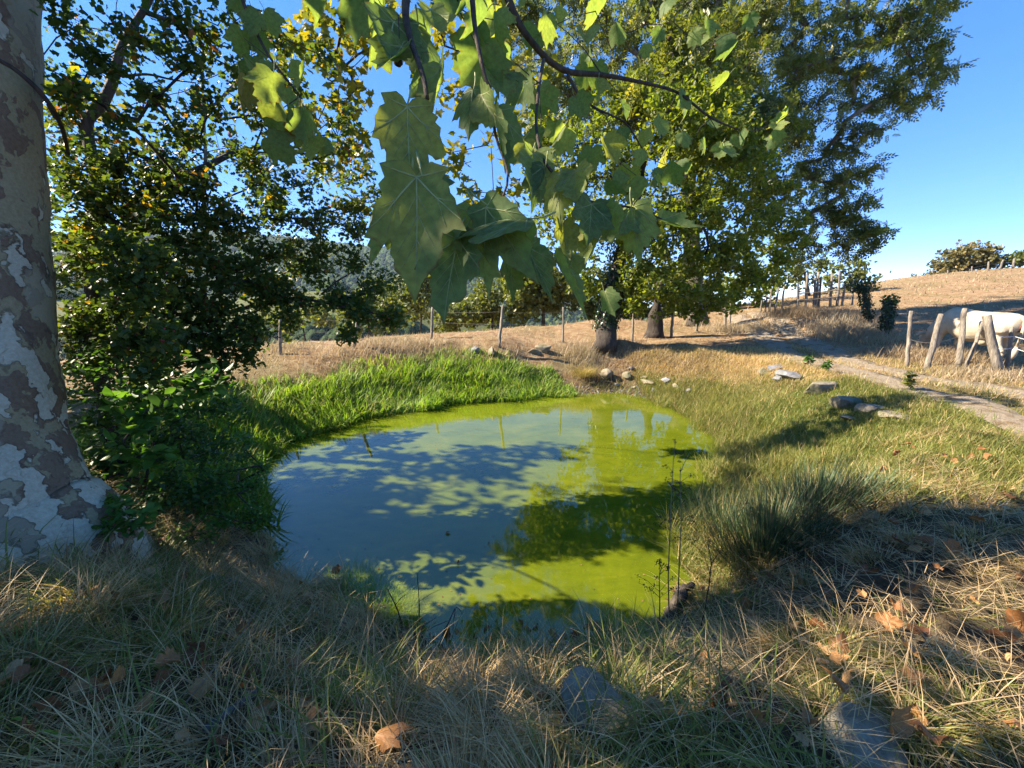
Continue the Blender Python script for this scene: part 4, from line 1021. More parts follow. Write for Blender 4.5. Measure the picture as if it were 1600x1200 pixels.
# hero leaves near the lens: (stalk px, tip px, depths, facing roll, fold, curl, width, roll)
HERO = [((637, 165), (640, 318), 1.02, 1.00, 0.15, 0.10, 0.05, 0.74, 0.0), ((652, 280), (652, 486), 0.96, 0.92, -0.2, 0.22, 0.10, 0.70, 0.0),
        ((630, 290), (570, 418), 1.00, 1.00, 0.25, 0.45, 0.25, 0.55, 0.0), ((714, 372), (694, 516), 0.98, 0.94, -0.2, 0.45, 0.05, 0.68, 0.0),
        ((742, 330), (764, 474), 1.02, 0.98, 0.1, 0.35, 0.10, 0.60, 0.0), ((760, 325), (845, 448), 1.00, 0.99, -0.1, 0.35, 0.15, 0.62, 0.0),
        ((825, 335), (690, 322), 0.96, 1.0, 1.9, 0.9, 0.9, 0.75, 0.6), ((800, 385), (795, 478), 1.08, 1.1, 0.5, 0.5, 0.2, 0.7, 0.0),
        ((825, 385), (860, 480), 1.05, 1.05, 0.6, 0.5, 0.1, 0.6, 0.0), ((865, 410), (912, 510), 1.05, 1.02, 1.2, 0.9, 0.1, 0.45, 0.0),
        ((640, 262), (684, 325), 1.04, 0.95, 0.6, 1.0, 0.1, 0.6, 0.0), ((690, 105), (700, 205), 1.15, 1.1, -0.7, 0.7, 0.4, 0.6, 0.0),
        ((612, 40), (600, 128), 1.25, 1.15, 0.3, 0.4, 0.3, 0.8, 0.0), ((628, 75), (592, 140), 1.2, 1.15, -0.6, 0.7, 0.4, 0.7, 0.0), ((650, 40), (665, 125), 1.28, 1.22, -0.3, 0.4, 0.3, 0.75, 0.0),
        ((600, 12), (556, 60), 1.3, 1.22, 0.3, 0.6, 0.4, 0.8, 0.0), ((672, 20), (690, 75), 1.35, 1.3, 0.4, 0.5, 0.3, 0.8, 0.0), ((650, 130), (625, 158), 1.2, 1.12, 0.6, 0.8, 0.3, 0.8, 0.0),
        ((738, 140), (728, 212), 1.45, 1.40, 0.3, 0.4, 0.3, 0.75, 0.0), ((770, 175), (775, 285), 1.42, 1.40, 1.0, 1.0, 0.2, 0.6, 0.0), ((755, 150), (795, 215), 1.45, 1.4, -0.5, 0.7, 0.2, 0.7, 0.0), ((782, 230), (790, 292), 1.42, 1.4, 0.6, 0.9, 0.3, 0.5, 0.0),
        ((872, 268), (872, 352), 1.7, 1.62, 0.3, 0.45, 0.25, 0.72, 0.0), ((900, 270), (905, 335), 1.7, 1.6, -0.3, 0.45, 0.35, 0.8, 0.0), ((925, 318), (912, 400), 1.65, 1.6, 0.3, 0.4, 0.2, 0.8, 0.0),
        ((945, 325), (960, 398), 1.7, 1.65, -0.2, 0.4, 0.2, 0.8, 0.0), ((990, 322), (998, 412), 1.75, 1.68, 0.1, 0.35, 0.2, 0.75, 0.0), ((985, 325), (950, 372), 1.75, 1.7, 0.9, 0.8, 0.3, 0.7, 0.0), ((1030, 345), (1092, 372), 1.8, 1.78, 0.9, 0.8, 0.4, 0.55, 0.0),
        ((835, 240), (825, 320), 1.8, 1.75, 0.4, 0.5, 0.2, 0.75, 0.0), ((850, 260), (835, 330), 1.75, 1.7, -0.4, 0.6, 0.2, 0.7, 0.0), ((880, 350), (885, 420), 1.7, 1.66, 0.4, 0.6, 0.3, 0.7, 0.0),
        ((925, 355), (920, 425), 1.75, 1.7, -0.4, 0.6, 0.3, 0.7, 0.0), ((895, 400), (880, 455), 1.9, 1.85, 0.4, 0.6, 0.3, 0.7, 0.0), ((945, 455), (960, 498), 2.4, 2.35, 0.4, 0.4, 0.3, 0.85, 0.0)]
TOCAM = lambda p: (CAM - p) / np.linalg.norm(CAM - p)
for i, (a, b, da, db, rl, fo, cu, wd, ro) in enumerate(HERO):
    p0 = at(a[0], a[1], da); p1 = at(b[0], b[1], db)
    mbh = plane_leaf(100 + i, fo * 1.1, cu, wd * 0.74, 0.05, 5, 0.35, True, ro)
    o = mbh.build('leaf', [M['plane_leaf'], M['vein']], plane, smooth=True)
    # underside (the -Z side of the mesh) turns to the camera for most of them
    f = TOCAM(p0) + np.array([0, 0, 0.15]); sgn = -1 if i % 4 != 2 else 1
    o.matrix_local = Matrix.Translation(-plane.location) @ frame_to(p0, p1, f * sgn, rl * sgn)
# smaller hanging leaves: a few shapes, shared meshes
VAR = [plane_leaf(300 + i, [.3, .6, .9, .2, .5, 1.1, .4, .7][i], [.3, .5, .2, .7, .9, .3, .1, .6][i], 0.85, 0.06, 2, 0.4, False).mesh('hanging_leaf', [M['plane_leaf'], M['vein']], True) for i in range(8)]
CLUST = [(385, 75, 2.6, 6, 30), (430, 120, 2.5, 7, 30), (470, 190, 2.5, 7, 26), (425, 195, 2.6, 3, 16), (365, 50, 2.8, 4, 26), (495, 215, 2.5, 2, 10), (410, 30, 2.6, 4, 30),
         (715, 30, 1.9, 5, 30), (780, 50, 2.1, 6, 40), (830, 30, 2.5, 6, 40), (745, 90, 1.9, 4, 26), (530, 20, 2.0, 3, 30), (575, 10, 1.8, 3, 26),
         (870, 50, 3, 7, 40), (930, 30, 3, 8, 40), (955, 90, 3.1, 8, 40), (1010, 50, 3.2, 8, 40), (1060, 30, 3.4, 8, 40), (900, 150, 2.8, 7, 36), (845, 210, 2.3, 5, 30), (820, 150, 2.5, 6, 36),
         (800, 110, 2.3, 5, 30), (870, 190, 2.8, 6, 30), (1000, 195, 3, 7, 36), (1080, 150, 3.2, 8, 40), (1120, 215, 3.4, 8, 34), (1160, 230, 3.5, 7, 30), (1200, 205, 3.7, 5, 22), (1100, 100, 3.5, 7, 40), (1040, 270, 3, 6, 34),
         (965, 265, 2.7, 6, 30), (930, 215, 2.6, 6, 30), (1225, 190, 3.8, 3, 12), (1150, 60, 3.6, 6, 40), (1010, 300, 2.6, 5, 26), (1080, 235, 3.2, 6, 30), (1015, 255, 3, 4, 20), (960, 150, 3, 6, 30), (1040, 190, 3.2, 6, 30)]
rng = np.random.default_rng(81)
sk = Skeleton(lA); 
for l in (lB, lC, lD, lE, lF):
    base_i = len(sk.P); sk.P += [np.asarray(p, float) for p in l]; sk.par += [-1] + list(range(base_i, base_i + len(l) - 1))
n0 = len(sk.P); cnt = 0
for (px, py, d, n, sp) in CLUST:
    n = max(2, int(n * (0.42 if px > 800 else 0.8)))
    c = at(px, py, d); sk.attach(c + [0, 0, .05], rng, 0.15, 0.12, 0.05, bias=0.0, limit=None)
    for k in range(n):
        p = at(px + rng.normal() * sp * 0.75, py + rng.normal() * sp * 0.75, d + rng.normal() * 0.14)
        ln = rng.uniform(0.13, 0.21) * (0.8 if px > 930 else 1.0)
        tip_ = p + np.array([rng.normal() * 0.45, rng.normal() * 0.45, -1.0]) * ln
        o = bpy.data.objects.new('leaf', VAR[rng.integers(len(VAR))]); COL.objects.link(o); o.parent = plane
        f = TOCAM(p) * rng.choice([-1, 1]) + rng.normal(size=3) * 0.6
        o.matrix_local = Matrix.Translation(-plane.location) @ frame_to(p, tip_, f, rng.normal() * 0.5)
        cnt += 1
rr = np.minimum(sk.radii(0.0022, 0.5), 0.006)
mb = MB(); sk.mesh(mb, rr, n0, 5); mb.v = [v - pbase for v in mb.v]; tag(mb.build('twigs', M['bark_twig'], plane, smooth=True), kind='stuff')
# seed balls
for (a, b, d) in [((622, 20), (622, 96), 1.2), ((836, 350), (837, 381), 1.6), ((1045, 40), (1046, 60), 3.2)]:
    limb(plane, [at(*a, d), at((a[0] + b[0]) / 2 + 2, (a[1] + b[1]) / 2, d), at(*b, d)], [0.0015, 0.0015], M['bark_twig'], name='seed_stalk', n=4)
    bmm = bmesh.new(); bmesh.ops.create_icosphere(bmm, subdivisions=3, radius=0.0135 if d < 3 else 0.016)
    for v in bmm.verts: v.co *= 1 + 0.12 * ((v.index * 7919) % 13) / 13
    me = bpy.data.meshes.new('seed_ball'); bmm.to_mesh(me); bmm.free(); me.materials.append(M['seed_ball'])
    o = bpy.data.objects.new('seed_ball', me); COL.objects.link(o); o.parent = plane; o.location = (at(*b, d) - pbase).tolist()
# the rest of the crown: above and beyond, seen small or only by its shade
rng = np.random.default_rng(82)
crown_pts = []
def blob(c, r, n): crown_pts.append(np.asarray(c) + inball(rng, n) * r)
for (px, py, d, r, n) in [(500, 60, 6, 50, 150), (540, 140, 6.2, 40, 120), (480, 180, 6, 36, 70), (550, 220, 6.2, 32, 80), (520, 260, 6.4, 26, 50), (440, 70, 6, 40, 80), (570, 60, 6, 36, 90), (150, 150, 6.5, 40, 90), (120, 210, 6.5, 30, 60), (610, 30, 6, 40, 80), (690, 40, 6.2, 40, 60), (740, 130, 6.4, 40, 60), (790, 210, 6.6, 40, 60), (690, 150, 6.4, 30, 26), (560, 310, 6.4, 26, 30), (800, 300, 6.6, 30, 40), (770, 30, 6.2, 44, 70), (840, 110, 6.6, 40, 60), (720, 230, 6.5, 26, 26), (660, 90, 6.2, 30, 26), (740, 300, 6.5, 24, 40), (710, 260, 6.5, 22, 30), (720, 350, 6.5, 12, 18)]:
    blob(at(px, py, d), r * d / FPX, n)
for c, r, n in [((-2.2, 2.6, 5.2), 1.1, 30), ((-2.6, 1.4, 6.2), 1.4, 80), ((-5.5, 2.9, 6.0), 1.4, 42), ((-5.0, 2.7, 5.2), 1.2, 60), ((-5.0, 1.8, 5.4), 1.4, 120), ((-3.6, 2.0, 5.4), 1.2, 90)]:
    blob(c, r, n)
cp = np.concatenate(crown_pts); Np = len(cp)
mb = MB(); scatter(mb, *LEAF_PLANE, cp - pbase, rand_rot(rng, Np, 0.3, 0.9), rng.uniform(0.08, 0.13, Np), np.clip(rng.normal(0.55, 0.25, Np) + 0.25 * (cp[:, 1] > 4.7), 0, 1))  # leaves further off tinted yellower, sunlight painted into their colour
tag(mb.build('foliage', M['plane_leaf_mass'], plane), kind='stuff')
sk = Skeleton(list(lG)); b0 = len(sk.P)
sk.P += [np.asarray(p, float) for p in lH]; sk.par += [-1] + [b0 + i for i in range(len(lH) - 1)]
n0 = len(sk.P)
for pts in crown_pts:
    for p in pts[::9]: sk.attach(p, rng, 0.4, 0.1)
mb = MB(); sk.mesh(mb, sk.radii(0.003, 0.5, 0.05), n0, 4); mb.v = [v - pbase for v in mb.v]; tag(mb.build('branches', M['bark_twig'], plane, smooth=True), kind='stuff')
# ivy on the left edge of the trunk
rng = np.random.default_rng(83)
n = 130
a = rng.normal(-1.95, 0.22, n); zz = rng.uniform(1.75, 2.15, n)
P = np.stack([np.interp(zz, T[:, 2], T[:, 0]) + 0.46 * np.cos(a), np.interp(zz, T[:, 2], T[:, 1]) + 0.46 * np.sin(a), zz], -1)
Z = np.stack([np.cos(a), np.sin(a), np.full(n, .3)], -1) + rng.normal(0, .4, (n, 3)); Z /= np.linalg.norm(Z, axis=1)[:, None]
Y = np.tile([0, 0, -1.0], (n, 1)) + rng.normal(0, .4, (n, 3)); Y -= (Y * Z).sum(1)[:, None] * Z; Y /= np.linalg.norm(Y, axis=1)[:, None]
mb = MB(); scatter(mb, *LEAF_LOBED, P, np.stack([np.cross(Y, Z), Y, Z], -1), rng.uniform(.05, .09, n), rng.random(n))
iv_ = mb.build('ivy_plant', M['ivy_leaf'], loc=P.mean(0)); tag(iv_, 'dark ivy climbing the left edge of the mottled plane trunk', 'ivy')
# ------------------------------------------------------------------ fences
def post_mesh(parent, b, t, r, mat, name='post', seed=0, n=9, base=None):
    rng = np.random.default_rng(seed); base = np.asarray(parent.location) if base is None else base
    s = np.linspace(0, 1, 8)[:, None]; P = b + (t - b) * s
    P[1:-1] += rng.normal(size=(6, 3)) * r * 0.15
    P[0] -= (t - b) / np.linalg.norm(t - b) * 0.12
    V, F = tube(P - base, r * (1.06 - 0.14 * s[:, 0] + rng.normal(size=8) * 0.05), n)
    a = np.tile(np.arange(n), 8); k = 8 * n
    V[:k] += (V[:k] - np.repeat(P - base, n, 0)) * (np.sin(a * 2.3 + seed) * 0.13)[:, None]
    mb = MB(); mb.add(V, F); return mb.build(name, mat, parent, smooth=False)
def wire_mesh(parent, pts, r, mat, name='wire', sag=0.03):
    pts = np.asarray(pts, float); out_ = []
    for a, b in zip(pts[:-1], pts[1:]):
        t = np.linspace(0, 1, 7)[:-1, None]; out_.append(a + (b - a) * t - np.array([0, 0, sag]) * 4 * t * (1 - t))
    out_.append(pts[-1:]); P = np.concatenate(out_)
    V, F = tube(P - np.asarray(parent.location), r, 4); mb = MB(); mb.add(V, F); return mb.build(name, mat, parent)
def post_pts(bx, by, tx, ty, depth=None):
    if depth is None:
        b = gnd(bx, by)
        if b[1] > 17: depth = 11.8
    if depth is not None:
        b = at(bx, by, depth); b[2] = Hs(b[0], b[1])
    d = b[1] * math.cos(PITCH) - (b[2] - CAM[2]) * math.sin(PITCH)
    t = at(tx, ty, d)
    return b, t
def fence(name, label, spec, r, mats, wires, wmat, wr=0.004, depth=None, seed=0, rail=None):
    pts = [post_pts(*s[:4], depth=(s[5] if len(s) > 5 else depth)) for s in spec]
    root = thing(name, label, 'fence', pts[0][0])
    thin = 0.78
    for i, ((b, t), s) in enumerate(zip(pts, spec)):
        post_mesh(root, b, t, (s[4] if len(s) > 4 and s[4] else r) * thin, mats[i % len(mats)], seed=seed + i)
    for f in wires:
        wire_mesh(root, [b + (t - b) * f for b, t in pts], wr, wmat)
    if rail:
        for f, i0, i1 in rail:
            sel = pts[i0:i1]
            wire_mesh(root, [b + np.array([0, 0, f]) for b, t in sel], 0.025, M['wood_post'], name='rail', sag=0.0)
    return root, pts
fence('field_fence', 'weathered post and wire fence along the dry field behind the reeds',
      [(302, 588, 303, 548, .05), (438, 554, 438, 497, .05), (553, 545, 561, 488, .055), (674, 530, 676, 480, .05), (780, 543, 786, 477, .05), (880, 535, 880, 480, .04), (988, 533, 990, 484, .045)],
      0.045, [M['wood_post']], (0.55, 0.85), M['rust_wire'], 0.003, seed=10)
fence('bank_fence', 'short grey posts between the oak and the track',
      [(1048, 528, 1051, 492, .06), (1089, 518, 1089, 500, .05), (1133, 514, 1133, 464, .06), (1140, 512, 1142, 462, .05)], 0.05, [M['wood_post']], (0.6,), M['rust_wire'], 0.003, seed=30)
fence('paling_fence', 'crowded upright stakes with rails above the track bank',
      [(1190, 478, 1191, 460, .05), (1197, 477, 1199, 459, .05), (1204, 476, 1205, 452, .06), (1212, 475, 1217, 449, .06), (1224, 468, 1225, 448, .06), (1247, 470, 1247, 442, .07), (1261, 468, 1261, 429, .08), (1274, 465, 1274, 434, .07),
       (1278, 465, 1279, 425, .07), (1282, 465, 1283, 432, .06), (1300, 462, 1300, 429, .08), (1309, 470, 1312, 423, .08), (1318, 462, 1320, 444, .07), (1330, 486, 1332, 448, .06)],
      0.06, [M['wood_post'], M['wood_grey']], (), M['rust_wire'], depth=21.0, seed=50, rail=[(0.45, 5, 13), (0.8, 5, 13)])
RF, rpts = fence('pasture_fence', 'leaning weathered posts with white electric wire in front of the cow',
      [(1423, 546, 1424, 486, .045, 8.9), (1453, 555, 1471, 491, .06, 8.4), (1498, 574, 1508, 482, .062), (1509, 574, 1537, 502, .045), (1560, 584, 1541, 493, .095), (1573, 582, 1581, 511, .042), (1660, 606, 1662, 524, .06)],
      0.05, [M['wood_post']], (), M['wire'], seed=70)
for o in RF.children:
    pass
def pol(i, f): b, t = rpts[i]; return b + (t - b) * f
wire_mesh(RF, [pol(4, 0.66) + [0, -.1, 0], pol(5, 0.80) + [0, -.05, 0], pol(6, 0.78)], 0.006, M['wire'], sag=0.02)
wire_mesh(RF, [pol(4, 0.44) + [0, -.1, 0], pol(5, 0.55) + [0, -.05, 0], pol(6, 0.52)], 0.006, M['wire'], sag=0.02)
wire_mesh(RF, [pol(0, 0.5), pol(1, 0.5), pol(2, 0.55), pol(4, 0.6)], 0.003, M['rust_wire'])
fence('crest_fence', 'tiny pale posts along the skyline of the hill', [(1422, 442, 1423, 434, .08), (1450, 437, 1450, 429, .08), (1480, 431, 1481, 422, .08), (1518, 426, 1519, 416, .08), (1544, 421, 1545, 409, .1), (1562, 420, 1568, 406, .1), (1584, 416, 1585, 404, .1)],
      0.08, [M['wood_post']], (0.7,), M['rust_wire'], 0.008, depth=38.0, seed=90)
# ivy wrapped posts
for k, (b, t, d, n, lab) in enumerate([((1363, 507), (1347, 446), 14.0, 700, 'tall leaning post with a heavy dark ivy head'), ((1384, 524), (1391, 468), 12.0, 800, 'shorter sunlit post wrapped in pale green ivy')]):
    B = at(*b, d); B[2] = Hs(B[0], B[1]); Tt = at(*t, d)
    root = thing('ivy_post', lab, 'post', B, 'ivy covered posts by the track')
    post_mesh(root, B, Tt, 0.06, M['wood_dark'], seed=200 + k)
    rg = np.random.default_rng(90 + k)
    o = ivy_sleeve(root, [B + (Tt - B) * f for f in (0.25, 0.5, 0.75, 1.0)], 0.16, n, 0.075, rg)
    mb = MB(); nn = 500 if k == 0 else 200; P = Tt + inball(rg, nn, .7) * (0.42 if k == 0 else 0.25) + [(-.12 if k == 0 else 0), 0, 0]
    scatter(mb, *LEAF_ROUND, P - B, rand_rot(rg, nn, .4, .3), rg.uniform(.05, .09, nn), rg.random(nn))
    tag(mb.build('ivy_head', M['ivy_leaf'] if k == 0 else M['shrub_leaf'], root), kind='stuff')

# ------------------------------------------------------------------ the cow
m, nt, out = mat_new('cow_coat')
n1 = noise(nt, obj_pos(nt), 3, 4); n2 = noise(nt, obj_pos(nt), 60, 3)
sepx = N(nt, 'ShaderNodeSeparateXYZ'); L(nt, obj_pos(nt), sepx.inputs[0])
c = ramp(nt, n1, [(0.3, (0.32, 0.265, 0.185)), (0.65, (0.46, 0.41, 0.32))])
c = mixc(nt, 1.0, c, ramp(nt, n2, [(0.3, .88), (0.7, 1.08)]), 'MULTIPLY')
principled(nt, out, c, 0.75, bump(nt, n2, 0.15, 0.01), 0.2)
M['cow_coat'] = m
M['cow_skin'] = flat_mat('cow_skin', (0.20, 0.07, 0.05), 0.6, 0.3)
M['cow_dark'] = flat_mat('cow_dark', (0.05, 0.035, 0.028), 0.5, 0.4)
def loft(mb, rings, n=16):
    """rings: (centre, tangent, half width, half height[, roundness])"""
    V = []
    for c, tg, w, h in rings:
        tg = np.asarray(tg, float); tg /= np.linalg.norm(tg)
        side = np.array([-tg[1], tg[0], 0]); 
        if np.linalg.norm(side) < 1e-3: side = np.array([0, 1.0, 0])
        side /= np.linalg.norm(side); up = np.cross(tg, side)
        a = np.arange(n) / n * 2 * math.pi
        V.append(np.asarray(c, float) + w * np.cos(a)[:, None] * side + h * np.sin(a)[:, None] * up)
    m_ = len(V); V = np.concatenate(V + [np.array([rings[0][0]], float), np.array([rings[-1][0]], float)])
    i = np.arange(m_ - 1)[:, None] * n; j = np.arange(n)[None]
    Q = np.stack([i + j, i + (j + 1) % n, i + n + (j + 1) % n, i + n + j], -1).reshape(-1, 4); jj = np.arange(n)
    mb.add(V, [Q, np.stack([np.full(n, m_ * n), (jj + 1) % n, jj], -1), np.stack([np.full(n, m_ * n + 1), (m_ - 1) * n + jj, (m_ - 1) * n + (jj + 1) % n], -1)])
def build_cow():
    """local: +X forward, hind feet at x=0, forefeet at x=1.35, z up, withers 1.32 m"""
    mb = MB(); X = (1, 0, 0)
    loft(mb, [((-0.30, 0, 1.10), X, .05, .08), ((-0.26, 0, 1.08), X, .16, .17), ((-0.12, 0, 1.04), X, .24, .27), ((0.05, 0, 1.01), X, .27, .32), ((0.25, 0, .97), X, .28, .34), ((0.5, 0, .92), X, .34, .37), ((0.75, 0, .89), X, .36, .39),
              ((1.0, 0, .90), X, .34, .38), ((1.2, 0, .95), X, .29, .36), ((1.38, 0, .98), X, .24, .33), ((1.52, 0, .96), X, .18, .26), ((1.62, 0, .93), X, .12, .2)], 20)
    loft(mb, [((-0.28, 0, 1.24), X, .06, .05), ((-.1, 0, 1.27), X, .09, .06), ((.1, 0, 1.25), X, .11, .06), ((.4, 0, 1.21), X, .1, .06), ((.8, 0, 1.20), X, .09, .06), ((1.2, 0, 1.25), X, .09, .07), ((1.35, 0, 1.22), X, .07, .06)], 12)     # back line, tail head and withers
    for s in (-1, 1):
        loft(mb, [((0.13, s * .18, 1.22), X, .07, .05), ((0.2, s * .23, 1.20), X, .08, .06), ((0.27, s * .2, 1.17), X, .06, .05)], 10)    # hip bone
    # neck reaching down, head at grass height
    loft(mb, [((1.35, 0, 1.02), (1, 0, -.35), .18, .28), ((1.55, 0, .90), (1, 0, -.6), .15, .24), ((1.75, 0, .72), (.8, 0, -.8), .125, .20), ((1.92, 0, .53), (.7, 0, -.9), .11, .16), ((2.0, 0, .42), (.6, 0, -1), .10, .13)], 16)
    loft(mb, [((1.96, 0, .52), (.5, 0, -1), .09, .08), ((2.02, 0, .43), (.45, 0, -1), .125, .13), ((2.08, 0, .32), (.4, 0, -1), .12, .135), ((2.13, 0, .2), (.35, 0, -1), .085, .105), ((2.17, 0, .1), (.3, 0, -1), .075, .085), ((2.19, 0, .045), (.3, 0, -1), .08, .075), ((2.20, 0, .015), (.3, 0, -1), .05, .05)], 16)
    D = (0.02, 0, -1)
    for s in (-1, 1):
        fx = 1.32 + (0.10 if s > 0 else -0.06)
        loft(mb, [((1.30, s * .17, .92), D, .12, .17), ((1.31, s * .17, .74), D, .10, .135), ((fx - .01, s * .16, .56), D, .075, .085), ((fx, s * .16, .42), D, .062, .066), ((fx, s * .16, .37), D, .066, .07), ((fx - .01, s * .16, .30), D, .045, .05), ((fx - .01, s * .16, .16), D, .042, .046), ((fx, s * .16, .10), D, .055, .058), ((fx + .02, s * .16, .05), D, .055, .06), ((fx + .03, s * .16, .0), D, .062, .075)], 12)
        hx = 0.0 + (-0.14 if s > 0 else 0.16)
        loft(mb, [((0.02, s * .17, 1.08), D, .13, .24), ((0.03, s * .18, .90), D, .13, .24), ((0.06 + hx * .3, s * .18, .72), (-.3, 0, -1), .11, .17), ((0.0 + hx * .7, s * .17, .56), (-.35, 0, -1), .075, .105), ((-.07 + hx, s * .16, .45), (-.2, 0, -1), .058, .085), ((-.09 + hx, s * .16, .40), D, .056, .08), ((-.07 + hx, s * .16, .32), (.1, 0, -1), .045, .055), ((-.05 + hx, s * .16, .17), (.1, 0, -1), .043, .05), ((-.03 + hx, s * .16, .10), D, .055, .06), ((-.01 + hx, s * .16, .05), D, .056, .065), ((0.0 + hx, s * .16, .0), D, .062, .078)], 12)
    loft(mb, [((.30, 0, .60), X, .09, .07), ((.4, 0, .56), X, .13, .10), ((.52, 0, .57), X, .10, .07)], 12)   # udder
    me = mb.mesh('body', M['cow_coat'], True)
    o = bpy.data.objects.new('body', me); COL.objects.link(o)
    rm = o.modifiers.new('r', 'REMESH'); rm.mode = 'VOXEL'; rm.voxel_size = 0.022; rm.use_smooth_shade = True
    sm = o.modifiers.new('s', 'SMOOTH'); sm.iterations = 7; sm.factor = 0.5
    dg = bpy.context.evaluated_depsgraph_get(); dg.update()
    me2 = bpy.data.meshes.new_from_object(o.evaluated_get(dg)); me2.name = 'body'
    if not me2.materials: me2.materials.append(M['cow_coat'])
    o.modifiers.clear(); o.data = me2
    return o
hind = gnd(1558, 580)
dcow = hind[1] * math.cos(PITCH) - (hind[2] - CAM[2]) * math.sin(PITCH)
hscale = 0.90
hd = math.radians(82)                      # heading: nearly straight away from the camera's plane
cpos = np.array([hind[0] + 0.44, hind[1] + 0.45, 0]); 
fpos = cpos[:2] + 1.35 * np.array([math.cos(hd), math.sin(hd)])
cpos[2] = min(Hs(cpos[0], cpos[1]), Hs(fpos[0], fpos[1])) - 0.01
cow = thing('cow', 'cream white cow grazing behind the leaning pasture fence', 'cow', cpos, rz=hd)
pit = math.atan2(Hs(fpos[0], fpos[1]) - Hs(cpos[0], cpos[1]), 1.35)
cow.rotation_euler = (0, -pit * 0.9, hd); cow.scale = (hscale,) * 3
body = build_cow(); body.parent = cow
def part(fn, name, mat):
    mb = MB(); fn(mb); return mb.build(name, mat, cow, smooth=True)
part(lambda mb: mb.add(*tube([(-.25, 0, 1.24), (-.33, 0, 1.2), (-.36, .01, 1.08), (-.37, .015, .8), (-.36, .02, .6)], [.05, .045, .036, .028, .025], 8)), 'tail', M['cow_coat'])
part(lambda mb: mb.add(*tube([(-.36, .02, .61), (-.365, .02, .5), (-.36, .03, .38), (-.35, .03, .3)], [.03, .055, .05, .012], 8)), 'tail_tuft', M['cow_coat'])
part(lambda mb: loft(mb, [((-.275, .0, 1.17), (-1, 0, .1), .02, .02), ((-.30, .0, 1.10), (-.3, 0, -1), .035, .035), ((-.30, 0, 1.02), (-.1, 0, -1), .045, .035), ((-.26, 0, .93), (.2, 0, -1), .03, .025)], 10), 'vulva', M['cow_skin'])
for s in (-1, 1):
    part(lambda mb: mb.add(*tube([(1.99, s * .10, .50), (1.97, s * .18, .51), (1.96, s * .27, .48), (1.97, s * .33, .44)], [.03, .05, .045, .012], 8)), 'ear', M['cow_coat'])
    part(lambda mb: mb.add(*tube([(1.96, s * .06, .55), (1.93, s * .11, .60), (1.94, s * .15, .66)], [.022, .017, .005], 7)), 'horn', M['stone_pale'])
    part(lambda mb: mb.add(*tube([(2.12, s * .085, .33), (2.13, s * .108, .33), (2.135, s * .115, .33)], [.026, .022, .004], 8)), 'eye', M['cow_dark'])
part(lambda mb: loft(mb, [((2.195, 0, .06), (.3, 0, -1), .075, .072), ((2.215, 0, .02), (.3, 0, -1), .06, .055), ((2.22, 0, .005), (.3, 0, -1), .03, .03)], 12), 'muzzle', M['cow_skin'])

# ------------------------------------------------------------------ stones
def stone(name, label, px, py, size, mat, seed, rz=None, sink=0.25, group=None, cat='stone', pos=None, cuts=13):
    rng = np.random.default_rng(seed)
    bmm = bmesh.new(); bmesh.ops.create_icosphere(bmm, subdivisions=4, radius=1)
    V = np.array([v.co[:] for v in bmm.verts])
    for _ in range(cuts):
        nrm = rng.normal(size=3); nrm /= np.linalg.norm(nrm); off = rng.uniform(0.35, 0.75)
        dd = V @ nrm - off; V = V - np.maximum(dd, 0)[:, None] * nrm * 0.92
    V += V * ((fbm(V[:, 0] + V[:, 2], V[:, 1] - V[:, 2] * .7, 0.5, seed % 50) - 0.5) * 0.22)[:, None]
    V += V * ((fbm(V[:, 0] * 2 + V[:, 2], V[:, 1] * 2, 0.2, seed % 50 + 1) - 0.5) * 0.07)[:, None]
    V *= np.asarray(size) * (1.5 if 1230 < px < 1420 and py < 700 else 1.05 if py < 620 else 1.0)
    for v, c in zip(bmm.verts, V): v.co = c
    me = bpy.data.meshes.new(name); bmm.to_mesh(me); bmm.free(); me.materials.append(mat)
    for p in me.polygons: p.use_smooth = True
    o = bpy.data.objects.new(name, me); COL.objects.link(o)
    p = gnd(px, py) if pos is None else pos
    o.location = (p[0], p[1], p[2] + size[2] * (1 - 2 * sink) * 0.8)
    o.rotation_euler = (rng.normal() * .12, rng.normal() * .12, rng.uniform(0, 6.28) if rz is None else rz)
    return tag(o, label, cat, group)
P_, G_, S_ = M['stone_pale'], M['stone_grey'], M['stone_slab']
stone('stone', 'largest pale slab of rock on the right grassy bank', 1275, 612, (.27, .18, .14), P_, 1, 0.3)
stone('stone', 'pale boulder sunk in grass right of the largest pale slab', 1316, 634, (.22, .18, .12), P_, 2)
stone('stone', 'rounded pale rock nearest the pond on the right bank', 1352, 643, (.19, .14, .09), P_, 3)
stone('stone', 'flat pale rock at the right end of the bank stones', 1392, 652, (.20, .12, .06), P_, 4)
stone('stone', 'thin pale stone in front of the boulder on the right bank', 1328, 655, (.14, .1, .04), P_, 14)
stone('stone', 'grey flat rock in shade below the track edge', 1208, 578, (.32, .18, .07), G_, 5, 0.4)
stone('stone', 'shaded rubble rock left of the grey flat rock', 1192, 584, (.14, .14, .12), P_, 6)
stone('stone', 'low shaded rock right of the grey flat rock', 1238, 590, (.22, .14, .09), G_, 7)
stone('stone', 'small rock under the grey flat rock in shadow', 1215, 594, (.18, .12, .08), G_, 17)
stone('stone', 'pale boulder set in the far bank below the oak', 946, 590, (.24, .2, .17), P_, 8, cuts=5)
stone('stone', 'small pale rock right of the far bank boulder', 978, 590, (.18, .16, .13), P_, 9)
stone('stone', 'low flat rock at the waterline below the oak', 1010, 600, (.3, .18, .09), P_, 10)
stone('stone', 'dark rock at the right of the far bank rocks', 1040, 597, (.22, .16, .12), G_, 11)
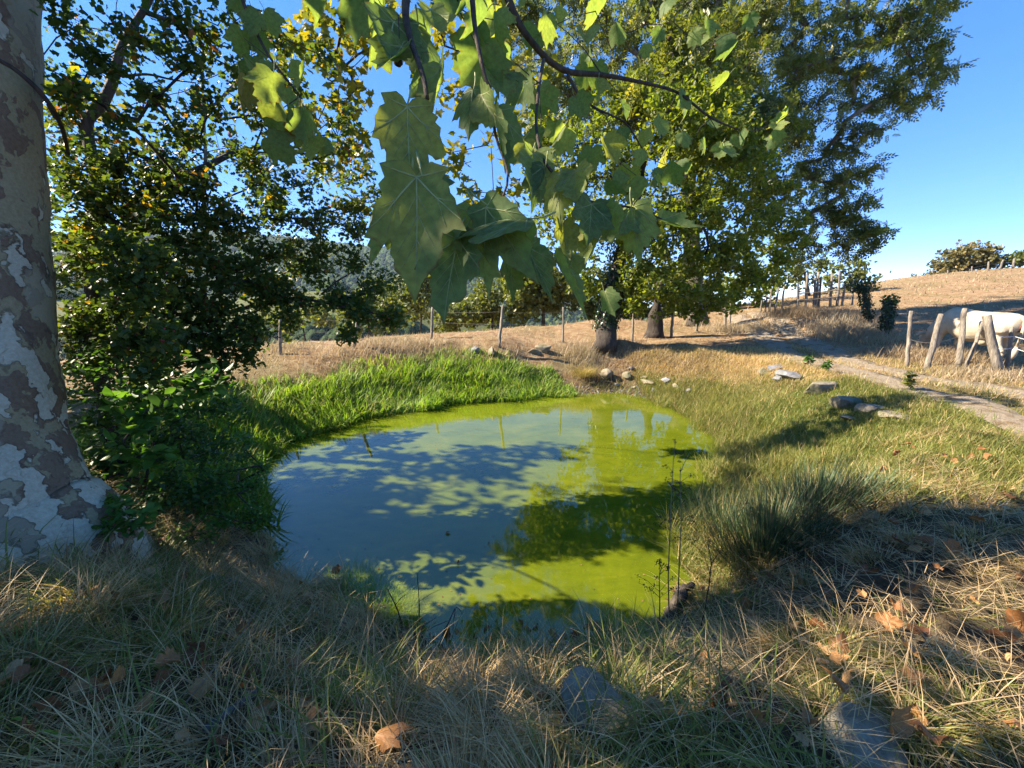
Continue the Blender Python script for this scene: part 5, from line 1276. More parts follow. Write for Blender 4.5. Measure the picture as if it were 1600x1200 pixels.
for k_, (px, py, sz) in enumerate([(965, 604, .13), (992, 608, .1), (1022, 612, .12), (1056, 606, .12), (985, 578, .11), (925, 600, .1), (1075, 612, .1), (1005, 592, .1)]):
    stone('stone', 'small rubble stone in the eroded bank below the oak', px, py, (sz, sz * .8, sz * .6), P_ if k_ % 2 else G_, 30 + k_, group='rubble stones below the oak')
stone('stone', 'broken pale rock left of the oak on the field edge', 850, 548, (.3, .22, .14), P_, 12)
stone('stone', 'pale rock behind the reeds nearest the second fence post', 836, 552, (.22, .18, .12), P_, 13)
stone('stone', 'pointed rock behind the reeds, left of the broken pale rock', 768, 552, (.2, .16, .14), P_, 15)
stone('stone', 'flat rock behind the reeds beside the fence post', 740, 548, (.25, .18, .1), G_, 16)
stone('stone', 'long grey slab half hidden in the grass at the bottom centre', 955, 1125, (.25, .16, .045), S_, 20, 2.2, sink=0.3, cuts=9)
stone('stone', 'grey ridged slab in the grass at the bottom right', 1330, 1165, (.18, .15, .045), S_, 21, 0.4, sink=0.3, cuts=9)
stone('stone', 'purple grey broken stone lying below the plane trunk', 345, 915, (.17, .07, .05), G_, 22, 0.15, sink=0.1)
stone('stone', 'small purple grey stone chip left of the broken stone', 268, 905, (.10, .05, .035), G_, 23, 0.1, sink=0.1)

# ------------------------------------------------------------------ sticks and stumps
def stick(name, label, pts, r, mat, cat='stick', n=7, ends=None, side=None):
    pts = np.asarray(pts, float); base = pts[0].copy()
    root_r = np.linspace(r, r * 0.6, len(pts)) if np.isscalar(r) else np.asarray(r)
    s = np.linspace(0, 1, len(pts)); q = np.linspace(0, 1, len(pts) * 4)
    T = np.stack([np.interp(q, s, pts[:, i]) for i in range(3)], -1)
    rg = np.random.default_rng(len(label)); T[1:-1] += rg.normal(size=(len(T) - 2, 3)) * np.mean(root_r) * 0.25
    mb = MB(); mb.add(*tube(T - base, np.interp(q, s, root_r) * (1 + rg.normal(size=len(q)) * .08), n))
    for a, b, rr in (side or []):
        mb.add(*tube(np.array([a, (np.asarray(a) + b) / 2 + [0, 0, .01], b]) - base, [rr, rr * .8, rr * .4], 5))
    return tag(mb.build(name, mat, loc=None, smooth=True), label, cat), base
def place_stick(*a, **k):
    o, b = stick(*a, **k); o.location = b.tolist(); return o
def g(px, py, dz=0.0): p = gnd(px, py); p[2] += dz; return p
place_stick('stake', 'grey split stake lying in the dark grass at the lower left', [g(325, 1155, .05), g(370, 1130, .07), g(405, 1108, .08)], [.016, .018, .014], M['wood_grey'])
place_stick('stick', 'short grey branch lying on the muddy near shore', [g(812, 1038, .02), g(850, 1045, .03), g(885, 1055, .03)], [.013, .012, .009], M['wood_grey'])
place_stick('log', 'dark rotten log end sunk in the grass by the shore', [g(1015, 1012, .02), g(1040, 1030, .05), g(1065, 1050, .05)], [.03, .04, .03], M['wood_dark'], cat='log')
place_stick('stump', 'black rotten stump at the water edge under the rushes', [g(1035, 978, -.05), g(1050, 958, .04), g(1066, 940, .10), g(1080, 930, .11)], [.04, .05, .045, .02], M['wood_dark'], cat='stump')
place_stick('stick', 'thin reddish bramble cane standing by the rotten stump', [g(1092, 990), at(1100, 960, 2.75), at(1107, 920, 2.8), at(1112, 880, 2.8), at(1106, 850, 2.8)], .005, M['bark_twig'], side=[(at(1112, 880, 2.8), at(1126, 862, 2.8), .003), (at(1110, 900, 2.8), at(1100, 868, 2.8), .003)])
place_stick('twig', 'dark dead twig sticking out of the water near the shore', [zplane(654, 965, WZ) - [0, 0, .1], at(655, 940, 3.0), at(652, 895, 3.0)], .004, M['wood_dark'], side=[(at(655, 940, 3.0), at(690, 920, 3.1), .002)])
place_stick('twig', 'dark forked twig rising from the bank left of the shore', [g(628, 975), at(618, 945, 2.7), at(604, 918, 2.7)], .005, M['wood_dark'], side=[(at(618, 945, 2.7), at(635, 928, 2.7), .003)])
place_stick('twig', 'bent bare twig at the shore with a dry leaf tip', [g(688, 1000), at(700, 975, 2.5), at(712, 948, 2.5), at(708, 975, 2.5), at(708, 985, 2.5)], .0045, M['wood_grey'], side=[(at(700, 970, 2.5), at(660, 990, 2.5), .003), (at(712, 948, 2.5), at(722, 958, 2.5), .003)])
place_stick('twig', 'long straw coloured stem leaning over the lower left grass', [g(275, 1140, .04), at(330, 1050, 1.65), at(372, 1000, 1.85), at(415, 930, 2.1)], .0035, M['dock_stem'])
rng = np.random.default_rng(140)
LBT = ['bare twig lying in the litter on the near shore', 'twigs lying in the shore litter']
for i in range(22):
    px, py = rng.uniform(640, 960), 0; py = 1008 + rng.normal() * 14
    p = g(px, py, .02); a = rng.uniform(0, 6.28); ln = rng.uniform(.06, .18)
    e = p + np.array([math.cos(a) * ln, math.sin(a) * ln, rng.uniform(-.02, .05)]); e[2] = max(e[2], Hs(e[0], e[1]) + .012)
    o = place_stick('twig', LBT[0], [p, (p + e) / 2 + rng.normal(size=3) * .008, e], rng.uniform(.0025, .005), M['wood_grey'] if i % 2 else M['wood_dark'], n=5); o['group'] = LBT[1]

# ------------------------------------------------------------------ grass
def blades(mb, P, length, width, az, lean, bend_, tint, segs=3, mat=0):
    n = len(P); ca = np.stack([np.cos(az), np.sin(az), np.zeros(n)], -1)
    fa = az + np.pi / 2 + R.normal(0, 0.5, n); sd = np.stack([np.cos(fa), np.sin(fa), np.zeros(n)], -1)
    pos = P.copy(); rows = []
    for k in range(segs + 1):
        t = k / segs; w = width * (1 - 0.9 * t ** 1.5) if k < segs else width * 0
        if k < segs: rows += [pos - sd * (w / 2)[:, None], pos + sd * (w / 2)[:, None]]
        else: rows += [pos]
        ang_ = lean + bend_ * (k + 0.5) / segs
        pos = pos + (length / segs)[:, None] * (ca * np.sin(ang_)[:, None] + np.array([0, 0, 1.0]) * np.cos(ang_)[:, None])
    kk = 2 * segs + 1
    V = np.stack(rows, 1).reshape(-1, 3); b = (np.arange(n) * kk)[:, None]
    q = np.array([[2 * i, 2 * i + 1, 2 * i + 3, 2 * i + 2] for i in range(segs - 1)])
    Q = (b[:, None] + q[None]).reshape(-1, 4) if segs > 1 else np.zeros((0, 4), int)
    T3 = b + np.array([[2 * segs - 2, 2 * segs - 1, 2 * segs]])
    tt = np.clip(np.repeat(tint, kk), 0, 1)
    mb.add(V, [Q, T3], tt, mat)
def sample(n, xr, yr, dens):
    x = R.uniform(*xr, n); y = R.uniform(*yr, n); k = R.random(n) < dens(x, y); return x[k], y[k]
def inview(x, y, m=1.45): return (np.abs(x) < m * (y + 0.35) + 0.3)
def tussock(x, y, cell, seed, strength):
    """pull blades together into clumps; returns positions and outward azimuth"""
    gx = np.floor(x / cell); gy = np.floor(y / cell)
    cx = (gx + 0.2 + 0.6 * _LAT[(gx.astype(int) * 7 + seed) % 256, (gy.astype(int) * 13) % 256]) * cell
    cy = (gy + 0.2 + 0.6 * _LAT[(gx.astype(int) * 11 + seed) % 256, (gy.astype(int) * 5) % 256]) * cell
    dx = x - cx; dy = y - cy
    return cx + dx * (1 - strength), cy + dy * (1 - strength), np.arctan2(dy, dx), np.hypot(dx, dy) / cell
# foreground: long, half fallen, grey straw with green
def fg_d(x, y):
    d = poly_sd(x, y, POND); r = np.hypot(x, y)
    return inview(x, y) * (d > 0.02) * np.clip(1.25 / r, 0.12, 1) ** 1.15 * np.clip((fbm(x, y, 0.5, 41) - 0.33) * 4.0, 0.07, 1) * (1 - 0.85 * (d < .28) * (np.abs(x) < 1.0))
x, y = sample(800000, (-6.2, 6.5), (0.5, 4.6), fg_d)
SLAB = [(gnd(955, 1125), .15), (gnd(1330, 1165), .14)]
for c_, r_ in SLAB:
    k = (np.hypot(x - c_[0], y - c_[1]) > r_) | (R.random(len(x)) < .05); x, y = x[k], y[k]
x2, y2, ta, tr2 = tussock(x, y, 0.33, 3, 0.45)
n = len(x); print('fg blades', n)
z = H(x2, y2) - 0.01
gm = fbm(x, y, 0.7, 44); gpatch = np.where(R.random(n) < np.clip((gm - 0.50) * 4.5 + 0.22 + 0.25 * (x > 1.2), 0.05, 0.85), R.uniform(0.55, 1, n), np.where(R.random(n) < .25, R.uniform(0, .1, n), R.uniform(0.1, 0.45, n)))
flow = 2 * np.pi * fbm(x, y, 1.6, 45) * 1.5
az = np.where(R.random(n) < 0.6, ta, flow) + R.normal(0, 0.5, n)
ln = (0.08 + 0.26 * R.random(n) ** 1.4) * (0.6 + 0.9 * fbm(x, y, 0.8, 46)) * np.clip(0.65 + 0.35 * (x < 1), 0.5, 1)
dsh = poly_sd(x2, y2, POND); ln = ln * (1 - 0.65 * (1 - sstep(.25, .6, dsh)) * (np.abs(x2 - .3) < 1.1))
mb = MB(); blades(mb, np.stack([x2, y2, z], -1), ln, 0.003 + 0.004 * R.random(n), az, 0.25 + 0.75 * R.random(n), 0.5 + 1.1 * R.random(n), gpatch + 0, 3)
# some broad coarse green blades and pale straws on top
def coarse(nb, box, lnr, wr, tr_, seed):
    x, y = sample(nb, box[0], box[1], lambda x, y: inview(x, y) * (poly_sd(x, y, POND) > 0.08) * (fbm(x, y, 0.5, seed) > 0.52))
    k = len(x); blades(mb, np.stack([x, y, H(x, y)], -1), R.uniform(*lnr, k), R.uniform(*wr, k), R.uniform(0, 6.28, k), R.uniform(.2, .7, k), R.uniform(.6, 1.5, k), R.uniform(*tr_, k), 4)
coarse(2600, ((-4, 1), (0.6, 3)), (.2, .45), (.006, .011), (.8, 1), 51)
coarse(5000, ((-4, 3), (0.6, 3)), (.2, .5), (.0025, .004), (.1, .4), 52)
xs_, ys_ = sample(9000, (-4.5, 4), (0.6, 3.6), lambda x, y: inview(x, y) * (poly_sd(x, y, POND) > 0.1)); k = len(xs_)
blades(mb, np.stack([xs_, ys_, H(xs_, ys_) + R.uniform(.02, .10, k)], -1), R.uniform(.15, .4, k), R.uniform(.0025, .0045, k), R.uniform(0, 6.28, k), R.uniform(1.1, 1.6, k), R.uniform(-.1, .4, k), R.uniform(.12, .28, k), 3)
tag(mb.build('long_grass', M['grass']), 'long matted straw and green grass on the shaded near bank', kind='stuff')
# fine bright green tufts by the shore
mb = MB()
for (px, py, k, s, l) in [(590, 940, 1100, .13, .2), (560, 920, 800, .12, .2), (620, 965, 700, .1, .18), (970, 1030, 900, .12, .22), (760, 1040, 700, .12, .15), (820, 1050, 500, .12, .14), (985, 1000, 500, .1, .2), (520, 915, 500, .1, .16), (1130, 960, 400, .12, .15), (560, 1090, 260, .07, .24), (790, 985, 260, .12, .16)]:
    c = gnd(px, py); of = R.normal(size=(k, 2)) * s; xx, yy = c[0] + of[:, 0], c[1] + of[:, 1]
    blades(mb, np.stack([xx, yy, H(xx, yy) - .005], -1), l * R.uniform(.5, 1.1, k), R.uniform(.002, .0035, k), np.arctan2(of[:, 1], of[:, 0]) + R.normal(0, .4, k), R.uniform(.1, .5, k), R.uniform(.4, 1.1, k), R.uniform(.0, .9, k), 3)
tag(mb.build('tufted_grass', M['reed']), 'fine fresh green tufts of grass at the near shore', kind='stuff')
# lush bright reeds and water grass on the left and far bank
def reed_d(x, y):
    d = poly_sd(x, y, POND)
    return (d > -0.12) * (d < 2.1 - 0.5 * (x > 0) - 0.6 * vnoise(x, y, .8, 7)) * ((x < 0.9 + 1.1 * vnoise(x, y, .35, 9)) & (y > 4.6) | ((x < -2.6) & (y > 3.9))) * (0.35 + 0.65 * (d < 1.4))
x, y = sample(70000, (-7.2, 1.6), (3.8, 11.2), reed_d); n = len(x); print('reeds', n)
d = poly_sd(x, y, POND)
hgt = (0.22 + 0.26 * R.random(n)) * (0.65 + 0.7 * fbm(x, y, 0.7, 61)) * (1 - 0.35 * sstep(0.9, 2.0, d)) * (1 - 0.35 * sstep(0.2, 1.5, x))
mb = MB(); blades(mb, np.stack([x, y, H(x, y) - .01], -1), hgt, R.uniform(.014, .034, n), 2 * np.pi * fbm(x, y, .9, 62) * 2 + R.normal(0, 1.2, n), R.uniform(.02, .55, n), R.uniform(.2, 1.7, n), np.clip(R.normal(.45, .33, n) + .25 * sstep(1.0, 1.9, d) + (R.random(n) < .08) * .7, 0, 1), 3)
tag(mb.build('reed_bed', M['reed']), 'lush bright green reeds along the left and far pond edge', kind='stuff')
# green sward on the right bank
def right_d(x, y):
    d = poly_sd(x, y, POND)
    return inview(x, y) * (d > -0.25) * (d < 5.5) * (x > 1.6) * (y > 2.9) * (y < 11.5) * np.clip(track_d(x, y) / .5 - .25, 0.02, 1) * (0.3 + 0.7 * (d < 2.8)) * (1 - 0.85 * (y > 8.3) * (x < 3.3))
x, y = sample(210000, (1.6, 11), (2.9, 11.5), right_d); n = len(x); print('right', n)
d = poly_sd(x, y, POND); gm = green_mask(x, y)
tint = np.where(R.random(n) < np.clip(gm * 1.2 + .05 + .5 * (d < 1.2), 0, .93), R.uniform(.55, 1, n), R.uniform(0.1, .5, n))
ln = (0.06 + 0.13 * R.random(n)) * (0.6 + .8 * fbm(x, y, .8, 64)) * (1 + 0.9 * (1 - sstep(.3, 1.3, d)))
mb = MB(); blades(mb, np.stack([x, y, H(x, y) - .01], -1), ln, R.uniform(.005, .011, n), R.uniform(0, 6.28, n), R.uniform(.05, .7, n), R.uniform(.3, 1.2, n), tint, 2)
tag(mb.build('bank_grass', M['grass']), 'short sunlit green and straw grass covering the right pond bank', kind='stuff')
# dry pasture, field and hill
def dry_d(x, y):
    d = poly_sd(x, y, POND); r = np.hypot(x, y)
    return inview(x, y) * (d > 1.2) * np.clip(10 / r, 0, 1) ** 1.7 * np.clip(track_d(x, y) / .5 - .22, 0, 1) * (H0(x, y) > -1.5) * (0.3 + 0.9 * fbm(x, y, 1.2, 71))
x, y = sample(420000, (-20, 62), (6.5, 46), dry_d); n = len(x); print('dry', n)
r = np.hypot(x, y); sc_ = np.clip(r / 13, .8, 3)
tint = np.clip(R.normal(.55, .22, n) + (fbm(x, y, 2.5, 72) - .5) * .7, 0, .94)
tint = np.where((R.random(n) < .10 + .25 * (fbm(x, y, 3, 73) > .6)), 1.0, tint)
mb = MB(); blades(mb, np.stack([x, y, H(x, y) - .01], -1), (0.05 + .13 * R.random(n) ** 2) * np.sqrt(sc_) * (0.6 + .9 * fbm(x, y, 1.5, 74)), R.uniform(.008, .016, n) * sc_, R.uniform(0, 6.28, n), R.uniform(.1, .9, n), R.uniform(.2, 1.2, n), tint, 2)
tag(mb.build('dry_grass', M['dry_grass']), 'dry golden grass over the field and the hill pasture', kind='stuff')
# taller dead growth: bank above the track, along the field fence, under the pasture fence
mb = MB()
def tall(px0, px1, py, k, spread, l, tr_, depth=None):
    for _ in range(12):
        px = R.uniform(px0, px1); c = gnd(px, py) if depth is None else at(px, py, depth)
        of = R.normal(size=(k // 12, 2)) * spread; xx, yy = c[0] + of[:, 0], c[1] + of[:, 1]; q = len(xx)
        blades(mb, np.stack([xx, yy, H(xx, yy) - .01], -1), l * R.uniform(.4, 1.1, q), R.uniform(.006, .014, q), R.uniform(0, 6.28, q), R.uniform(.05, .5, q), R.uniform(.2, 1.2, q), R.uniform(*tr_, q), 3)
tall(1235, 1325, 505, 5200, .6, .55, (0, .5), 15.5)
tall(1290, 1350, 520, 2600, .5, .5, (.3, .9))
tall(1230, 1330, 485, 3500, .7, .6, (0, .4), 17.5)
tall(1340, 1400, 530, 1500, .4, .35, (.2, .8))
tall(1420, 1500, 560, 2600, .4, .4, (0, .6))
tall(1500, 1600, 588, 1500, .3, .25, (.2, .8))
tall(380, 640, 556, 3600, .6, .28, (.2, .9))
tall(640, 900, 556, 2400, .4, .22, (.3, .9))
tall(905, 925, 560, 700, .25, .45, (.5, 1))
tall(1110, 1190, 515, 2200, .5, .35, (.3, .9))
tall(960, 1100, 560, 2400, .5, .2, (0, .6))
tag(mb.build('dead_grass', M['dry_grass']), 'taller dead grass and bracken along the fences and the track bank', kind='stuff')
# overhanging tuft on the far shore, mossy
c = gnd(912, 590); k = 900; of = R.normal(size=(k, 2)) * .12; mb = MB()
P = np.stack([of[:, 0], of[:, 1], np.full(k, .0)], -1)
blades(mb, P, R.uniform(.25, .5, k), R.uniform(.004, .008, k), np.arctan2(of[:, 1], of[:, 0]) + R.normal(0, .4, k) , R.uniform(.1, .6, k), R.uniform(.8, 2.0, k), R.uniform(.2, .75, k), 4)
o = mb.build('grass_tussock', M['grass']); o.location = (c[0], c[1], c[2] + .05); tag(o, 'round drooping grass tussock on the far shore below the oak', 'tussock')

# ------------------------------------------------------------------ rushes
def rush(label, px, py, n, spread, height, seed, lean=0.35):
    c = gnd(px, py); rg = np.random.default_rng(seed); mb = MB()
    of = rg.normal(size=(n, 2)) * spread; a = np.arctan2(of[:, 1], of[:, 0]) + rg.normal(0, .5, n); rr = np.hypot(of[:, 0], of[:, 1]) / spread
    zz = np.array([H(c[0] + of[:, 0], c[1] + of[:, 1])]).ravel() - c[2] - .02
    blades(mb, np.stack([of[:, 0], of[:, 1], zz], -1), height * rg.uniform(.55, 1.1, n), rg.uniform(.006, .011, n), a, lean * rr * rg.uniform(.4, 1.2, n), rg.uniform(0, .45, n), np.where(rg.random(n) < .16, rg.uniform(0, .2, n), rg.uniform(.2, 1, n)), 3)
    o = mb.build('rush_clump', M['rush']); o.location = c.tolist()
    return tag(o, label, 'rushes', 'rush clumps on the right bank')
rush('big blue green rush clump fanning out over the right pond edge', 1195, 868, 1100, .14, .70, 5, .45)
rush('rush clump behind and right of the big one, standing upright', 1270, 805, 700, .15, .52, 6, .3)
rush('low thin rush clump on the bank furthest right', 1345, 785, 260, .13, .32, 7, .4)
rush('sparse rush clump leaning left at the water edge', 1130, 840, 420, .13, .55, 8, .6)
# dry seed stems at the water edge
def dock(label, base, tops, seed):
    rg = np.random.default_rng(seed); pts = np.asarray(tops, float); b = pts[0]
    root = thing('dock_plant', label, 'plant', b)
    s = np.linspace(0, 1, len(pts)); q = np.linspace(0, 1, 14); T = np.stack([np.interp(q, s, pts[:, i]) for i in range(3)], -1)
    mb = MB(); mb.add(*tube(T - b, np.linspace(.0055, .002, 14), 6)); mb.build('stem', M['dock_stem'], root, smooth=True)
    mb = MB(); mh = MB()
    for i in range(15):
        k = rg.integers(5, 13); p = T[k] - b; a = rg.uniform(0, 6.28); ln = rg.uniform(.10, .30) * (1.15 - q[k])
        ln = max(ln, .06)
        e = p + np.array([math.cos(a) * ln, math.sin(a) * ln * .7, ln * rg.uniform(-.1, .9)])
        mid = (p + e) / 2 + [0, 0, .02]
        mb.add(*tube([p, mid, e], [.0018, .0014, .001], 4))
        nn = 9; f = rg.random(nn)[:, None]
        hp = mid + (e - mid) * f + rg.normal(size=(nn, 3)) * .008
        scatter(mh, oct_v, oct_f, hp, np.tile(np.eye(3), (nn, 1, 1)) * np.array([1, 1, 1.8])[None, :, None], rg.uniform(.004, .010, nn), np.full(nn, .5))
    mb.build('side_shoots', M['dock'], root); tag(mh.build('seed_heads', M['dock'], root), kind='stuff')
dock('taller dry seeding stem at the water edge before the rushes', None, [g(1045, 965), at(1044, 900, 2.95), at(1048, 800, 3.0), at(1052, 720, 3.05), at(1056, 686, 3.1)], 1)
dock('second dry seeding stem just right of the taller one', None, [g(1058, 965), at(1061, 890, 2.95), at(1065, 800, 3.0), at(1062, 740, 3.05), at(1078, 705, 3.1)], 2)
dock('short broken dry stem left of the seeding stems', None, [g(1030, 985), at(1031, 940, 2.85), at(1030, 900, 2.85), at(1036, 880, 2.85)], 3)
def broad(label, spec):
    mb = MB(); c = gnd(*spec[0][0])
    for (bpx, tpx, w) in spec:
        b = gnd(*bpx); n_ = 1; t = at(*tpx, 1.45)
        s_ = np.linspace(0, 1, 7)[:, None]; P = b + (t - b) * s_ + np.array([0, 0, .06]) * np.sin(s_ * 3.1)
        d_ = np.array([0.3, 0.9, 0.15]); ww = w * np.sin(np.clip(s_ * 2.8 + .35, 0, 3.14))
        V = np.concatenate([P - d_ * ww, P + [0, 0, -.004], P + d_ * ww]); k_ = np.arange(6)
        mb.add(V, np.concatenate([np.stack([k_, k_ + 1, k_ + 8, k_ + 7], -1), np.stack([k_ + 7, k_ + 8, k_ + 15, k_ + 14], -1)]), .8)
    o = mb.build('broad_grass', M['reed'], loc=c); tag(o, label, 'grass')
broad('bright yellow green broad grass blades at the bottom left corner', [((15, 1170), (118, 1158), .009), ((10, 1165), (160, 1170), .007), ((20, 1190), (110, 1196), .006), ((5, 1150), (60, 1140), .006)])
# small broad weeds
def weed(label, px, py, n, size, height, mat, seed, name='weed', leaf=LEAF_OVAL):
    c = gnd(px, py); rg = np.random.default_rng(seed); root = thing(name, label, 'weed', c)
    mb = MB(); mb.add(*tube([(0, 0, -.02), (.01, 0, height * .5), (.015, .01, height)], [.003, .0025, .0015], 5)); mb.build('stem', M['dock_stem'], root)
    P = np.stack([rg.normal(0, size * .25, n), rg.normal(0, size * .25, n), height * rg.uniform(.3, 1, n)], -1)
    mb = MB(); scatter(mb, *leaf, P, rand_rot(rg, n, 1.2, 0.0), size * rg.uniform(.7, 1.2, n), rg.random(n)); mb.build('leaves', mat, root)
weed('tiny bright green seedling in the straw at the bottom centre', 632, 1110, 5, .05, .06, M['young_leaf'], 1)
weed('pale green nettle shoot standing at the middle of the near shore', 778, 992, 26, .035, .10, M['young_leaf'], 2)
weed('green nettle shoot in the grass behind the bright seedling', 702, 1090, 16, .03, .08, M['young_leaf'], 3)
weed('leafy plant in shade beside the flat grey rock', 1262, 575, 60, .10, .25, M['shrub_leaf'], 4, 'leafy_plant')
weed('leafy clump on the shaded side of the track', 1290, 582, 60, .10, .22, M['shrub_leaf'], 5, 'leafy_plant')
weed('bushy weed between the stones and the track', 1418, 612, 90, .09, .32, M['far_leaf'], 6, 'bushy_weed')
weed('yellow green sapling leaves on the field edge by the second post', 452, 545, 26, .16, .5, M['yellow_leaf'], 7, 'sapling')
weed('yellow green sapling between the hanging leaves and the fence', 684, 528, 24, .14, .5, M['yellow_leaf'], 8, 'sapling')
weed('trailing weed with pale leaves at the left corner of the water', 405, 800, 40, .05, .25, M['young_leaf'], 9)

# ------------------------------------------------------------------ fallen leaves, floating leaves, shore litter
FV = [plane_leaf(500 + i, [.5, .9, .3, 1.1, .7, .4][i], [1.0, .6, 1.4, .4, -.8, 1.8][i], [.8, .7, .9, .6, .8, .85][i], 0.14, 3, 0.3, i < 6, [0, 1.2, 0, .8, -1, .5][i]).mesh('fallen_leaf', [M['fallen_leaf'], M['fallen_vein']], True) for i in range(6)]
rng = np.random.default_rng(150)
def fallen(px, py, label, group=None, ln=None, pos=None, lift=.035, name='fallen_leaf'):
    p = gnd(px, py) if pos is None else pos
    ln = ln or rng.uniform(.085, .15)
    o = bpy.data.objects.new(name, FV[rng.integers(6)]); COL.objects.link(o)
    o.location = (p[0], p[1], p[2] + lift)
    o.rotation_euler = (rng.normal() * .5 + (math.pi if rng.random() < .5 else 0), rng.normal() * .5, rng.uniform(0, 6.28)); o.scale = (ln / 1.35,) * 3
    return tag(o, label, 'leaf', group)
NAMED = [(246, 862, 'pale torn dead leaf at the foot of the plane trunk', .14), (262, 850, 'orange brown leaf tucked behind the pale torn leaf by the trunk', .13), (308, 925, 'tan leaf lying left of the broken purple stone', .09), (372, 928, 'dark red brown leaf on the right end of the broken purple stone', .13),
         (352, 880, 'tan curled leaf above the broken purple stone', .08), (375, 1012, 'small orange leaf in the middle of the lower left grass', .09), (328, 1045, 'large dark brown leaf under the leaning straw stem', .15), (502, 1082, 'orange brown leaf right of the leaning straw stem', .15), (480, 1162, 'brown leaf below the orange one at the lower left', .14), (405, 1138, 'bright orange leaf beside the grey split stake', .13),
         (372, 1110, 'pointed orange leaf above the grey split stake', .09), (340, 1185, 'large brown leaf cut by the bottom edge left of centre', .16), (592, 1188, 'large brown leaf at the bottom edge below the green blades', .15), (15, 1100, 'brown leaf at the left edge of the grass', .13), (488, 955, 'tan leaf on the pale straw below the pond corner', .12), (690, 1055, 'upright orange leaf near the shore grass', .09),
         (625, 1082, 'brown leaf left of the bright green seedling', .09), (1012, 1045, 'pink brown lobed leaf lying on the tuft by the rotten log', .14), (908, 1083, 'crimson leaf beside the long grey slab', .09), (838, 1110, 'dull red leaf in the straw left of the grey slab', .09), (1165, 952, 'sunlit orange leaf on the right bank nearest the rushes', .16), (1285, 826, 'bright orange leaf at the dark foot of the rushes', .10),
         (1342, 915, 'orange leaf in front of the rushes on the sunlit patch', .14), (1242, 985, 'brown leaf at the left of the sunlit pair', .13), (1262, 1000, 'upright orange leaf of the sunlit pair on the right bank', .12), (1365, 990, 'orange leaf on the green sunlit strip', .13), (1415, 1008, 'long curled brown leaf at the right of the green sunlit strip', .16), (1158, 888, 'small orange leaf at the edge of the rush clump', .07),
         (1582, 1005, 'large tan leaf at the right edge of the picture', .15), (1570, 1030, 'brown leaf under the tan one at the right edge', .12), (1452, 870, 'dark red leaf in the shade right of the rushes', .14), (1400, 865, 'dark brown leaf in the shaded hollow behind the orange leaf', .13), (1480, 885, 'dark curled leaf in the shaded hollow at the right', .12), (1425, 940, 'small orange leaf in straw above the green strip', .09), (1385, 1180, 'tan leaf lying on the ridged slab at the lower right', .13),
         (1440, 1190, 'large pale brown leaf at the bottom right below the slab', .15), (1120, 1105, 'brown curled leaf in the dark grass between both slabs', .13), (1005, 1130, 'dark brown leaf on the long grey slab', .11), (1230, 690, 'brown leaf in the sunlit right bank grass behind the rushes', .1), (1360, 810, 'orange leaf glowing on the sunny straw right of the rushes', .13), (1300, 1040, 'brown leaf standing upright in the grass above the ridged slab', .12)]
for px, py, lab_, ln in NAMED: fallen(px, py, lab_, ln=ln * .85, lift=.09)
MARKS = [(90, 1100, 'at the far left of the dark foreground grass'), (110, 940, 'in the grass below the plane trunk'), (250, 1010, 'in the matted grass left of the leaning straw stem'), (230, 1150, 'in the bottom grass left of the split stake'), (345, 930, 'beside the purple grey broken stone'), (470, 1010, 'on the straw between the broken stone and the shore'), (420, 1130, 'by the grey split stake'), (540, 1110, 'under the arching green blades'),
         (650, 1010, 'in the dark litter left of the bent bare twig'), (730, 1008, 'in the wet litter right of the bent bare twig'), (800, 1000, 'by the nettle shoot on the shore'), (880, 1000, 'on the pebbly mud of the near shore'), (950, 990, 'at the waterline near the rotten log'),
         (1120, 1000, 'between the rotten stump and the sunlit grass'), (1110, 1130, 'in the dark grass between the two slabs'), (1230, 1050, 'in the grass above the ridged slab'), (1230, 930, 'in the straw before the rush clump'), (1340, 960, 'on the sunlit green strip'), (1470, 950, 'in the straw right of the green strip'), (1420, 1080, 'on the green turf right of the ridged slab'), (1540, 1090, 'in the lower right corner grass'), (1550, 930, 'at the right edge above the tan leaf'),
         (1350, 740, 'on the short grass behind the rushes'), (1460, 760, 'on the mown grass right of the rushes'), (1560, 740, 'on the short grass at the right edge'), (1430, 830, 'in the shaded hollow right of the rushes'), (1560, 830, 'on the straw at the right edge of the hollow'), (980, 570, 'on the dry bank just right of the oak'), (1060, 575, 'on the shaded dry bank beyond the rocks')]
COLW = ['brown', 'dull brown', 'dark brown', 'faded brown']
ZONES = [((20, 560), (900, 1195), 50), ((620, 980), (985, 1030), 56), ((1080, 1590), (830, 1190), 40), ((1300, 1590), (700, 860), 20), ((960, 1100), (550, 600), 12)]
for zi, ((x0, x1), (y0, y1), n) in enumerate(ZONES):
    for _ in range(n):
        px, py = rng.uniform(x0, x1), (1000 + rng.normal() * 10 if zi == 1 else rng.uniform(y0, y1)); ln = rng.uniform(.05, .11)
        w = min(MARKS, key=lambda q: (q[0] - px) ** 2 + 1.6 * (q[1] - py) ** 2)[2]
        lab_ = ('small ' if ln < .07 else 'larger ' if ln > .09 else 'middling ') + 'brown dead leaf ' + w
        fallen(px, py, lab_, 'dead leaves ' + w, ln=ln, lift=.025 if zi in (1, 4) else rng.uniform(.07, .13))
for px, py, lab_, s in [(697, 833, 'upright dry leaf floating in the middle of the pond', .05), (715, 881, 'small pale leaf floating below the upright one on the pond', .04), (592, 890, 'tiny leaf floating near the left shore', .03), (640, 640, 'pale leaf floating at the edge of the reeds', .07), (418, 712, 'orange leaf floating at the left corner of the pond', .07)]:
    fallen(0, 0, lab_, ln=s, pos=zplane(px, py, WZ), lift=.008, name='floating_leaf')
